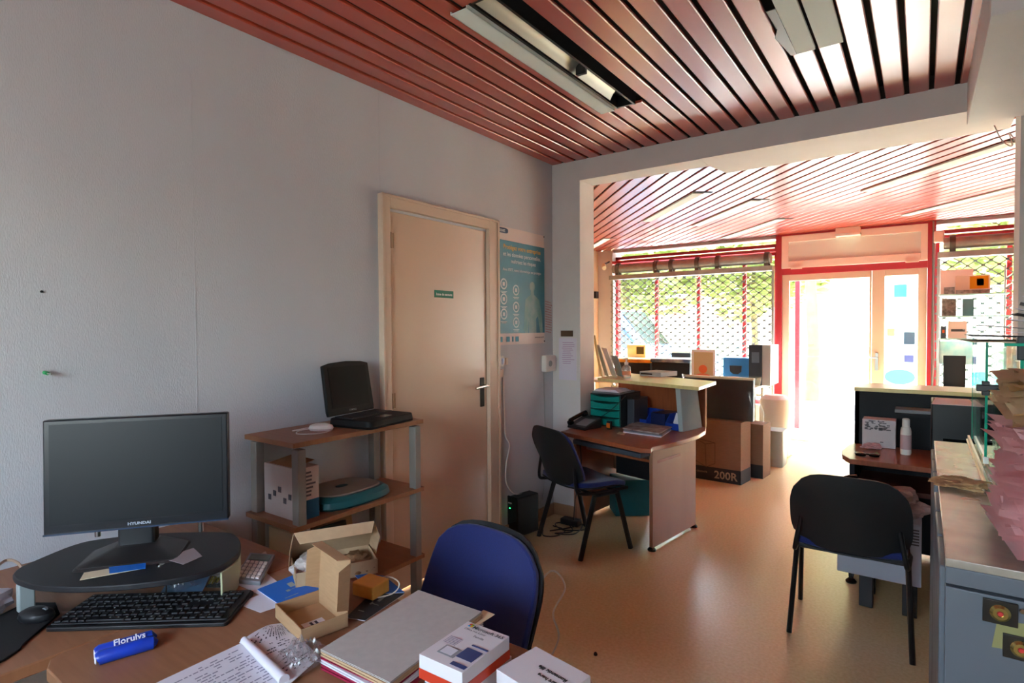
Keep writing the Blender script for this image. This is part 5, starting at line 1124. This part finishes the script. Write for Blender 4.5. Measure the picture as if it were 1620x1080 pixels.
# ================================================================ BEHIND THE COUNTER, BY THE LEFT WINDOW
t = thing('display_table', 'low white display table under the left shop window', 'table', (-2.6, 6.95, 0))
build('table_top', MB().box((-3.6, 6.62, 0.70), (-1.5, 7.5, 0.73)), mat('table_white', (224, 220, 208), 0.4), t, bevel=0.004)
for x in (-3.5, -1.58):
    for y in (6.7, 7.42): build('leg', MB().tube([(x, y, 0), (x, y, 0.7)], 0.02, 10), metal, t)
def tower(name, label, cat, px0, px1, pyt, pyb, Y, dep, mats, rz=0, grp=None):
    a = P(px0, pyb, 1, Y); b = P(px1, pyb, 1, Y); tp = P(px0, pyt, 1, Y); z0 = 0.73
    return a.x, b.x, z0, tp.z
def tbl(name, label, cat, px0, px1, pyt, Y, dep, m_, z0=0.731, bevel=0.006, front=None, skew=0.0, group=None):
    a = P(px0, 560, 1, Y); b = P(px1, 560, 1, Y); zt = P((px0 + px1) / 2, pyt, 1, Y).z
    t = thing(name, label, cat, ((a.x + b.x) / 2, Y + dep / 2, z0), 0, group)
    build('casing', MB().ext([(a.x, Y, z0), (b.x, Y + skew, z0), (b.x, Y + skew + dep, z0), (a.x, Y + dep, z0)], (0, 0, zt - z0)), m_, t, bevel=bevel)
    return t, a.x, b.x, zt
t, x0, x1, zt = tbl('storage_crate', 'black plastic crate with yellow-orange lid, nearest the left window jamb', 'crate', 972, 1028, 572, 6.9, 0.35, blackp)
build('crate_lid', MB().box((x0 - 0.02, 6.87, zt - 0.01), (x1 + 0.02, 7.27, zt + 0.035)), mat('amber_lid', (240, 176, 60), 0.5, var=0.2, vscale=8), t, bevel=0.012)
t, x0, x1, zt = tbl('storage_crate', 'black plastic crate with blue-grey lid, beside the amber-lidded crate', 'crate', 1031, 1091, 572, 6.88, 0.36, blackp)
build('crate_lid', MB().box((x0 - 0.01, 6.85, zt - 0.01), (x1 + 0.02, 7.26, zt + 0.035)), mat('blue_grey_lid', (70, 92, 120), 0.4, alt=(170, 176, 160), vscale=8), t, bevel=0.012)
t, x0, x1, zt = tbl('mini_computer', 'pale box with a dark grille, behind the amber-lidded crate', 'computer case', 992, 1021, 545, 7.32, 0.15, whitep)
xm = x0 + (x1 - x0) * 0.52
build('dark_grille', MB().box((xm, 7.316, zt - 0.13), (x1 - 0.02, 7.321, zt - 0.03)), mat('grille_dark', (60, 58, 52), 0.5), t)
t, x0, x1, zt = tbl('printer', 'dark printer with white lid behind the blue-grey crate', 'printer', 1062, 1092, 558, 7.3, 0.17, mat('printer_dark', (44, 52, 60), 0.4))
build('lid', MB().box((x0 - 0.01, 7.29, zt), (x1 + 0.01, 7.47, zt + 0.025)), whitep, t, bevel=0.004)
t, x0, x1, zt = tbl('picture_frame', 'white framed picture of a warm glow standing by the blue-grey crate', 'picture frame', 1094, 1131, 553, 6.75, 0.03, whitep)
build('picture', MB().box((x0 + 0.03, 6.746, 0.77), (x1 - 0.02, 6.7505, zt - 0.03)), mat('picture_tan', (200, 178, 130), 0.5), t)
m = MB(); cxx, czz = (x0 + x1) / 2, 0.88
m.add([(cxx + 0.05 * math.cos(k * math.pi / 8), 6.7452, czz + 0.03 + 0.05 * math.sin(k * math.pi / 8)) for k in range(16)], [tuple(range(16))]); m.add([(cxx + 0.085 * math.cos(k * math.pi / 8), 6.7455, czz - 0.05 + 0.03 * math.sin(k * math.pi / 8)) for k in range(16)], [tuple(range(16))]); build('picture_motif', m, mat('picture_orange', (230, 110, 56), 0.5), t)
t, x0, x1, zt = tbl('storage_case', 'blue case with a black handle right of the white frame', 'case', 1144, 1185, 566, 7.1, 0.25, mat('case_blue', (28, 112, 170), 0.4))
m = MB(); cx_ = (x0 + x1) / 2; m.ext([(cx_ - 0.07, 7.096, 0.94), (cx_ + 0.07, 7.096, 0.94), (cx_ + 0.065, 7.096, 0.87), (cx_ + 0.03, 7.096, 0.84), (cx_ - 0.03, 7.096, 0.84), (cx_ - 0.065, 7.096, 0.87)], (0, -0.01, 0)); build('handle', m, tubeblack, t)
t, x0, x1, zt = tbl('tower_computer', 'black-fronted grey tower computer at the right end of the display table', 'tower computer', 1187, 1219, 546, 6.95, 0.45, mat('tower_side', (168, 172, 172), 0.4))
build('front_panel', MB().box((x0 - 0.012, 6.93, 0.731), (x0 + 0.13, 6.952, zt + 0.004)), mat('tower_front', (34, 42, 54), 0.3), t, bevel=0.004)
build('drive_bay', MB().box((x0 + 0.02, 6.926, zt - 0.2), (x0 + 0.1, 6.932, zt - 0.08)), mat('drive_grey', (92, 106, 122), 0.3), t)
t = thing('flat_television', 'long black flat screen lying behind the counter end, above the wrapped screen', 'screen', (-1.95, 6.1, 0.60))
solo('side_table', 'plain grey side table behind the reception counter', 'table', MB().box((-2.35, 5.95, 0.0), (-1.45, 6.5, 0.74)), mat('table_grey', (150, 150, 146), 0.6), bevel=0.003)
build('screen_case', MB().box((-2.10, 6.1, 0.741), (-1.58, 6.16, 0.865)), blackp, t, bevel=0.004); build('pale_back', MB().box((-2.12, 6.161, 0.741), (-1.545, 6.18, 0.885)), papercream, t, bevel=0.004)
t = thing('round_stool', 'pale round tub standing by the entrance door behind the cartons', 'tub', (-1.30, 6.72, 0))
build('tub_body', MB().lathe([(0.001, 0), (0.14, 0), (0.15, 0.02), (0.16, 0.5), (0.15, 0.62), (0.1, 0.66), (0.001, 0.66)], (-1.30, 6.72, 0), 24), mat('tub_pale', (214, 202, 190), 0.6), t)
solo('grey_bin', 'light grey bin on the floor beside the wrapped screen', 'bin', MB().prism(rrect(-1.38, 6.15, -1.12, 6.4, 0.03), 0, 0.36), lightgrey, bevel=0.003)
# ================================================================ SECOND RECEPTION DESK (RIGHT)
dark = mat('anthracite_board', (26, 28, 33), 0.6, spec=0.3)
t = thing('reception_desk', 'dark reception desk with pale raised counter right of the entrance path', 'desk', (0.2, 3.9, 0))
pl = [(-0.315, 3.56), (-0.36, 3.66), (-0.375, 3.78), (-0.36, 3.95), (-0.34, 4.05), (0.365, 4.06), (0.365, 3.55)]
build('desktop', MB().prism(pl, DZ - 0.028, DZ), cherry, t, bevel=0.003)
build('side_panel', MB().box((-0.32, 3.60, 0.035), (-0.295, 4.2, DZ - 0.028)), dark, t, bevel=0.002)
build('foot', MB().lathe([(0.026, 0), (0.028, 0.008), (0.02, 0.018), (0.012, 0.024), (0.012, 0.055)], (-0.308, 3.61, 0), 14), blackg, t)
build('counter_top', MB().box((-0.352, 4.2, CT - 0.024), (1.25, 4.56, CT)), mat('counter_pale_yellow_lit', (226, 218, 150), 0.3), t, bevel=0.002)  # base colour carries the yellow-green cast of daylight
build('back_board', MB().box((-0.345, 4.24, 0.02), (1.2, 4.26, CT - 0.024)), dark, t)
build('end_panel', MB().box((-0.35, 4.24, 0.02), (-0.325, 4.5, CT - 0.024)), dark, t)
build('shelf', MB().box((-0.1, 4.02, 0.88), (0.45, 4.24, 0.895)), dark, t)
build('drawer_rail', MB().box((-0.29, 3.60, 0.52), (0.36, 4.0, 0.545)), mat('dark_cherry', (92, 48, 36), 0.5), t)
build('modesty_panel', MB().box((-0.29, 4.0, 0.1), (0.36, 4.02, 0.66)), dark, t)
def rb(px0, px1, pyt, Y, dep, z0=DZ + 0.001):
    a = P(px0, 700, 1, Y); b = P(px1, 700, 1, Y); zt = P((px0 + px1) / 2, pyt, 1, Y).z
    return a.x, b.x, z0, zt
x0, x1, z0, zt = rb(1364, 1417, 664, 3.98, 0.12)
t = thing('tissue_box', 'white box with dark floral print at the back of the right reception desk', 'box', ((x0 + x1) / 2, 4.04, z0))
build('carton', MB().box((x0, 3.98, z0), (x1, 4.1, zt)), mat('carton_grey_white', (196, 188, 188), 0.6), t, bevel=0.002)
m = MB(); rnd = random.Random(9)
for k in range(46):
    x, z = rnd.uniform(x0 + 0.01, x1 - 0.03), rnd.uniform(z0 + 0.1, zt - 0.01); m.box((x, 3.9785, z), (x + rnd.uniform(0.008, 0.022), 3.98, z + rnd.uniform(0.003, 0.009)))
m.box((x0 + 0.09, 3.9785, z0 + 0.03), (x1 - 0.06, 3.98, z0 + 0.036)); build('floral_print', m, mat('print_grey', (104, 100, 104), 0.6), t)
a = P(1433, 718, 2, DZ); a = Vector((0.0, 3.86, DZ)); a.x = P(1433, 700, 1, 3.86).x
t = thing('spray_bottle', 'white bottle with a capped neck on the right reception desk', 'bottle', a)
build('bottle_body', MB().lathe([(0.001, 0), (0.024, 0), (0.026, 0.01), (0.026, 0.13), (0.022, 0.15), (0.012, 0.158)], a, 20), whitep, t)
build('cap', MB().lathe([(0.018, 0.155), (0.018, 0.195), (0.014, 0.2), (0.001, 0.2)], a, 16), whitep, t)
build('bottle_label', MB().lathe([(0.0265, 0.03), (0.0265, 0.11)], a, 20), mat('label_rose', (190, 160, 160), 0.5), t)
a = Vector(D3(1372, 722, DZ)); t = thing('sunglasses', 'dark glossy spectacles in wrapping on the left end of the right reception desk', 'glasses', a); M = XF((a.x, a.y + 0.01, DZ), 10)
for s in (-1, 1): build('lens', MB(M).lathe([(0.001, 0), (0.025, 0.002), (0.027, 0.012), (0.02, 0.018), (0.001, 0.02)], (s * 0.032, 0, 0), 16), blackg, t)
build('bridge', MB(M).tube([(-0.012, 0, 0.012), (0.012, 0, 0.012)], 0.004, 8).tube([(-0.058, 0, 0.012), (-0.05, 0.07, 0.012)], 0.003, 8).tube([(0.058, 0, 0.012), (0.05, 0.07, 0.012)], 0.003, 8), blackg, t)
a = D3(1378, 712, DZ); crumple('sweet_wrapper', 'crumpled pinkish plastic wrapper behind the dark spectacles', 'wrapper', (a[0], a[1] + 0.05, DZ + 0.001), (0.05, 0.03, 0.018), mat('pink_film', (190, 150, 150), 0.3, var=0.2, vscale=40), 6)
# black printer with sheet on top
x0, x1 = P(1473, 700, 1, 3.75).x, 0.355
t = thing('laser_printer', 'black printer on the right reception desk behind the glass case', 'printer', (0.2, 3.9, DZ))
build('body', MB().box((x0, 3.75, DZ + 0.001), (x1, 4.0, 1.004)), blackp, t, bevel=0.006)
build('paper_slot', MB().box((x0 + 0.05, 3.742, 0.80), (x1 - 0.05, 3.752, 0.815)), blackg, t)
sheet('paper', 'white sheet lying on top of the black printer', 'paper', ((1473, 639), (1545, 643), (1533, 632), (1480, 630)), 1.006, paper, 0.002)
solo('binder', 'thin grey binder leaning in the dark shelf of the right desk', 'binder', MB().box((-0.13, 4.05, 0.8952), (0.08, 4.2, 0.915)), greyp, bevel=0.002)
# grey pedestal, bag
t = thing('drawer_pedestal', 'light grey machine on black feet under the right reception desk', 'pedestal', (-0.15, 3.5, 0))
build('body', MB().box((-0.345, 3.31, 0.16), (0.005, 3.58, 0.46)), mat('cool_grey_casing', (168, 172, 182), 0.5), t, bevel=0.006)
m = MB()
for k in range(6): m.box((-0.09, 3.308, 0.36 + k * 0.014), (-0.005, 3.31, 0.366 + k * 0.014))
build('vent', m, mat('vent_dark', (70, 68, 68), 0.5), t)
for x, y in ((-0.22, 3.36), (-0.22, 3.54), (-0.04, 3.36)): build('foot', MB().box((x - 0.03, y - 0.03, 0), (x + 0.03, y + 0.03, 0.16)), blackp, t, bevel=0.004)
crumple('plastic_bag', 'crumpled pinkish grey plastic bag on the grey machine under the right desk', 'plastic bag', (-0.13, 3.44, 0.461), (0.15, 0.11, 0.07), mat('bag_film', (176, 156, 150), 0.35, var=0.12, vscale=14), 12, 0.45, 4)
t = thing('swivel_chair', 'dark swivel chair back glinting at the left end of the right reception desk', 'chair', (-0.18, 3.86, 0))
m = MB(XF((-0.14, 3.72, 0), 8)); m.grid(lambda u, v: (-0.21 + 0.42 * u, 0.03 * (2 * u - 1) ** 2 - 0.02 * v, 0.40 + 0.24 * v * (1 - 0.25 * (2 * u - 1) ** 4)), 10, 8, 0.035) if 0 else None
m = MB().tube(smoothpath([(-0.355, 3.45, 0.30), (-0.36, 3.42, 0.50), (-0.33, 3.42, 0.60), (-0.27, 3.44, 0.62)], 5), 0.018, 10); build('armrest', m, blackg, t)
build('arm_screw', MB().tube([(-0.372, 3.41, 0.545), (-0.385, 3.405, 0.545)], 0.008, 8), chrome, t)
build('chair_base', MB().box((-0.36, 3.46, 0.24), (-0.345, 3.9, 0.30)), blackp, t)
# ================================================================ METAL CABINETS AND GLASS CASE (RIGHT)
def cabinet(y0, y1, label, locks):
    t = thing('metal_cabinet', label, 'cabinet', (0.3, (y0 + y1) / 2, 0), 0, 'grey metal cabinets')
    x0, x1 = 0.036, 0.60
    build('body', MB().box((x0 + 0.004, y0 + 0.02, 0.03), (x1, y1, 0.985)), cabsteel, t, bevel=0.003)
    build('plinth', MB().box((x0 + 0.03, y0 + 0.03, 0), (x1 - 0.02, y1 - 0.02, 0.03)), blackp, t)
    build('top', MB().box((x0, y0, 0.985), (x1, y1, 1.0)), cabtop, t, bevel=0.0015)
    z = 0.93
    for k in range(3):
        build('door', MB().box((x0 - 0.008, y0 + 0.03 + k * (y1 - y0 - 0.05) / 3, 0.05), (x0 + 0.004, y0 + 0.015 + (k + 1) * (y1 - y0 - 0.05) / 3, 0.975)), cabsteel, t, bevel=0.003)
    build('front_face', MB().box((x0, y0, 0.03), (x1, y0 + 0.02, 0.95)).box((x0, y0, 0.955), (x1, y0 + 0.02, 0.985)), cabsteel, t, bevel=0.002)
    if locks:
        for lx, lz in ((0.110, 0.925), (0.137, 0.872)):
            bmk = build('lock_plate', MB().cbox((lx, y0 - 0.003, lz), (0.046, 0.004, 0.040)), mat('bronze_black', (44, 40, 36), 0.35, metal=0.5), t, bevel=0.001)
            m = MB().lathe([(0.014, 0), (0.014, 0.002), (0.010, 0.006), (0.005, 0.006), (0.005, 0.004), (0.001, 0.004)], n=24, M=XF((lx, y0 - 0.005, lz)) @ Matrix.Rotation(rad(90), 4, 'X')); r_ = build('lock_ring', m, mat('brass_lock', (178, 158, 96), 0.25, metal=0.9), bmk)
            m = MB().lathe([(0.0045, 0), (0.0035, 0.003), (0.001, 0.003)], n=14, M=XF((lx, y0 - 0.0092, lz)) @ Matrix.Rotation(rad(90), 4, 'X')); build('lock_core', m, mat('red_core', (176, 40, 40), 0.4), bmk)
        build('keyhole', MB().lathe([(0.005, 0), (0.004, 0.004), (0.001, 0.004)], n=14, M=XF((0.139, y0 - 0.001, 0.935)) @ Matrix.Rotation(rad(90), 4, 'X')), chrome, t)
    return t
cabinet(1.255, 1.885, 'nearest grey metal cabinet, with two bronze lock plates on its front', True)
cabinet(1.89, 2.515, 'farther grey metal cabinet under the glass case', False)
solo('sticky_note', 'yellow-green paper note stuck behind the lock plates of the nearest cabinet', 'note', MB().ext([(0.100, 1.2545, 0.862), (0.16, 1.2545, 0.868), (0.16, 1.2545, 0.915), (0.107, 1.2545, 0.912)], (0, -0.0006, 0)), mat('lime_note', (128, 124, 78), 0.7))
crumple('brown_paper', 'crumpled brown wrapping paper lying across the gap between the metal cabinets', 'wrapping paper', (0.085, 1.83, 1.0), (0.055, 0.045, 0.012), mat('wrap_brown', (196, 160, 112), 0.6, alt=(150, 112, 80), vscale=30), 2, 0.6, 4)
# glass display case
t = thing('glass_case', 'glass display case with green edges on the farther metal cabinet', 'display case', (0.3, 2.2, 1.0))
gx, gx2, gy0, gy1, gz = 0.145, 0.55, 1.75, 2.62, 1.365
for xx in (gx - 0.012, gx + 0.010): build('sliding_rail', MB().box((xx, 1.55, 1.0), (xx + 0.006, 2.60, 1.016)).box((xx - 0.004, 1.55, 1.0), (xx + 0.010, 2.60, 1.003)), alu, t)
geg = glassgreen
def pane(name, a, b, edges):
    o = build(name, MB().box(a, b), glassmat('case_glass', (0.88, 0.95, 0.93), 0.16), t)
    for e0, e1 in edges: build('green_edge', MB().box(e0, e1), geg, o)
pane('glass_pane', (gx, 2.095, 1.016), (gx + 0.005, 2.60, gz), [((gx - 0.0005, 2.09, 1.016), (gx + 0.0055, 2.096, gz))])
pane('glass_pane', (gx + 0.022, 1.60, 1.016), (gx + 0.027, 2.15, gz), [((gx + 0.0215, 1.594, 1.016), (gx + 0.0275, 1.60, gz))])
pane('back_glass', (gx, gy1 - 0.006, 1.002), (gx2, gy1, gz), [((gx - 0.0005, gy1 - 0.008, 1.002), (gx + 0.004, gy1, gz))])
pane('top_glass', (gx - 0.004, 1.58, gz), (gx2, gy1, gz + 0.006), [((gx - 0.006, 1.575, gz), (gx2, 1.58, gz + 0.006)), ((gx - 0.006, 1.58, gz), (gx - 0.003, gy1, gz + 0.006))])
pane('shelf_glass', (gx + 0.04, 1.72, 1.19), (gx2, gy1 - 0.02, 1.195), [((gx + 0.035, 1.72, 1.19), (gx + 0.04, 2.6, 1.195))])
build('pane_clip', MB().box((gx - 0.004, 2.088, 1.016), (gx + 0.010, 2.115, 1.036)), metal, t, bevel=0.001)
build('black_clamp', MB().box((gx - 0.02, 2.08, 1.222), (gx + 0.03, 2.11, 1.24)).box((gx - 0.008, 2.085, 1.21), (gx + 0.01, 2.11, 1.25)), blackp, t, bevel=0.002)
build('black_clamp', MB().box((gx + 0.016, 1.59, gz - 0.03), (gx + 0.04, 1.61, gz + 0.02)), blackp, t, bevel=0.002)
# paper piles at the right edge: nobody could count the sheets
def pile(name, label, x0, x1, y0, y1, z0, z1, m_, n, seed, out=0.03):
    rnd = random.Random(seed); mb = MB(); cx, cy = (x0 + x1) / 2, (y0 + y1) / 2
    for k in range(n):
        z = z0 + (z1 - z0) * k / n; hx = (x1 - x0) / 2; hy = (y1 - y0) / 2
        M = XF((cx + rnd.uniform(-out, out) * 0.5, cy + rnd.uniform(-out, out) * 0.5, z), rnd.uniform(-9, 9)); sd_ = rnd.random() * 50; lift = rnd.uniform(0.004, 0.02)
        o = len(mb.v)
        def f(u, v): 
            x = (u - 0.5) * 2; y = (v - 0.5) * 2; e = max(abs(x), abs(y)) ** 4
            return M @ Vector((x * hx * (1 + 0.05 * noise.noise(Vector((x * 3, y * 3, sd_)))), y * hy, lift * noise.noise(Vector((x * 3, y * 3, sd_))) * (0.3 + e)))
        mb.grid(f, 8, 8)
    o = solo(name, label, 'paper pile', mb, m_, sharp=20); o['kind'] = 'stuff'; return o
pile('paper_pile', 'pile of crumpled pink order slips beside the glass case at the right edge', 0.128, 0.50, 1.29, 1.575, 1.012, 1.222, pinkpaper, 44, 1, 0.02)
pile('paper_pile', 'pile of kraft paper slips on top of the pink order slips', 0.132, 0.50, 1.30, 1.57, 1.232, 1.325, kraft, 22, 2, 0.03)
# fan of leaflets on top of the glass case
rnd = random.Random(21)
cols = [paper, mat('grey_leaflet', (150, 150, 150), 0.6), mat('dark_leaflet', (52, 56, 60), 0.5), papercream]
places = ['lowest', 'second from the bottom', 'third from the bottom', 'fourth from the bottom', 'fifth from the bottom', 'sixth from the bottom', 'third from the top', 'second from the top', 'topmost']
cn = ['white', 'grey', 'black', 'cream']
for k in range(9):
    z = gz + 0.0075 + k * 0.0025; ci = [3, 2, 0, 1, 0, 2, 0, 1, 0][k]
    M = XF((0.28 if k < 4 else 0.33, 1.78 + rnd.uniform(-0.02, 0.02), z + 0.0), rnd.uniform(-10, 10)) @ Matrix.Rotation(rad(-1.0 * 0), 4, 'Y')
    hx = 0.20 - 0.008 * k
    mb = MB(M); tilt = 0.010 * k
    mb.grid(lambda u, v: ((u - 0.5) * 2 * hx, (v - 0.5) * 0.26, 0.0 + tilt * (1 - u) ** 1.2), 6, 2, 0.0012)
    solo('leaflet', '%s leaflet, %s in the fan on the glass case' % (cn[ci], places[k]), 'leaflet', mb, cols[ci], 'leaflets fanned on the glass case')
# rack with slanted papers above
t = thing('leaflet_rack', 'dark wire rack of slanted leaflets above the glass case at the right edge', 'leaflet rack', (0.4, 2.0, gz + 0.058))
build('rack_base', MB().box((0.26, 1.75, gz + 0.058), (0.52, 2.0, gz + 0.064)), tubeblack, t)
build('rack_back', MB().box((0.48, 1.95, gz + 0.064), (0.5, 1.99, gz + 0.30)), tubeblack, t)
for k in range(6):
    z = gz + 0.075 + 0.034 * k
    build('wire_arm', MB().tube([(0.49, 1.97, z), (0.30 + 0.008 * (k % 3), 1.86, z - 0.02 + 0.0)], 0.004, 6), tubeblack, t)
    mb = MB(); xa = 0.236 + 0.012 * ((k * 7) % 4); mb.ext([(xa, 1.80, z - 0.012), (xa, 1.93, z - 0.012), (0.50, 1.93, z + 0.055), (0.50, 1.80, z + 0.055)], (0, 0, 0.0015))
    build('leaflet_sheet', mb, [paper, cols[1], paper, papercream, cols[1], paper][k], t)
# ================================================================ BY THE RIGHT WINDOW
t = thing('glass_shelf_unit', 'glass shelf unit standing before the right shop window', 'shelf unit', (0.35, 7.25, 0))
for z in (0.74, 1.26, 1.49, 1.71): build('glass_shelf', MB().box((0.13, 7.30, z), (0.68, 7.5, z + 0.012)), thinmat('shelf_glass_pale', (196, 226, 222)), t)
for x in (0.14, 0.66): build('upright', MB().tube([(x, 7.49, 0.0), (x, 7.49, 2.0)], 0.008, 8), metal, t)
def boxpic(name, label, cat, px, Y, dep, m_, z0, pics=()):
    a = P(px[0], px[3], 1, Y); b = P(px[2], px[1], 1, Y)
    t = thing(name, label, cat, ((a.x + b.x) / 2, Y + dep / 2, z0))
    build('carton', MB().box((a.x, Y, z0), (b.x, Y + dep, b.z)), m_, t, bevel=0.002)
    for nm, (u0, v0, u1, v1), mm_ in pics:
        build(nm, MB().box((a.x + (b.x - a.x) * u0, Y - 0.0015, z0 + (b.z - z0) * v0), (a.x + (b.x - a.x) * u1, Y, z0 + (b.z - z0) * v1)), mm_, t)
    return t
palep = thinmat('pale_print', (230, 208, 196))
greyblob = mat('grey_print', (112, 110, 106), 0.5, alt=(190, 180, 170), vscale=25)
boxpic('product_box', 'pale product box standing at the back of the top glass shelf', 'box', (1488, 425, 1540, 463), 7.42, 0.06, palep, 1.7225, [('print', (0.1, 0.02, 0.95, 0.3), greyblob)])
boxpic('product_box', 'pink and orange product box with a gadget picture on the top glass shelf', 'box', (1511, 434, 1567, 463), 7.32, 0.08, palep, 1.7225, [('orange_field', (0.42, 0.25, 0.95, 0.95), thinmat('orange_field', (240, 165, 50))), ('print', (0.02, 0.0, 0.99, 0.2), greyblob), ('gadget_picture', (0.62, 0.42, 0.82, 0.8), mat('gadget_grey', (70, 74, 76), 0.5))])
boxpic('product_box', 'dark patterned box on the second glass shelf, left', 'box', (1490, 472, 1513, 499), 7.36, 0.08, mat('dark_pattern', (90, 88, 86), 0.5, alt=(150, 146, 142), vscale=40), 1.5025)
boxpic('product_box', 'slate green box on the second glass shelf, right', 'box', (1523, 472, 1541, 499), 7.36, 0.08, thinmat('slate_green', (124, 156, 156)), 1.5025)
boxpic('product_box', 'pinkish box with a flat device picture on the third glass shelf', 'box', (1500, 508, 1530, 534), 7.34, 0.08, palep, 1.2725, [('device_picture', (0.15, 0.4, 0.9, 0.55), mat('gadget_grey', (70, 74, 76), 0.5))])
boxpic('product_box', 'small dark box with an orange dot on the third glass shelf', 'box', (1488, 516, 1497, 534), 7.36, 0.06, mat('slate_dark', (70, 84, 96), 0.5), 1.2725, [('orange_dot', (0.3, 0.45, 0.7, 0.7), orange)])
t = boxpic('flat_screen', 'black flat screen standing on the lowest glass shelf', 'screen', (1492, 563, 1528, 610), 7.34, 0.06, blackp, 0.7525)
solo('pale_blue_sheet', 'pale blue printed sheet hanging behind the third glass shelf', 'poster', MB().box((0.14, 7.50, 1.0), (0.50, 7.502, 1.24)), mat('blue_white_print', (150, 206, 216), 0.5, alt=(226, 236, 236), vscale=8))
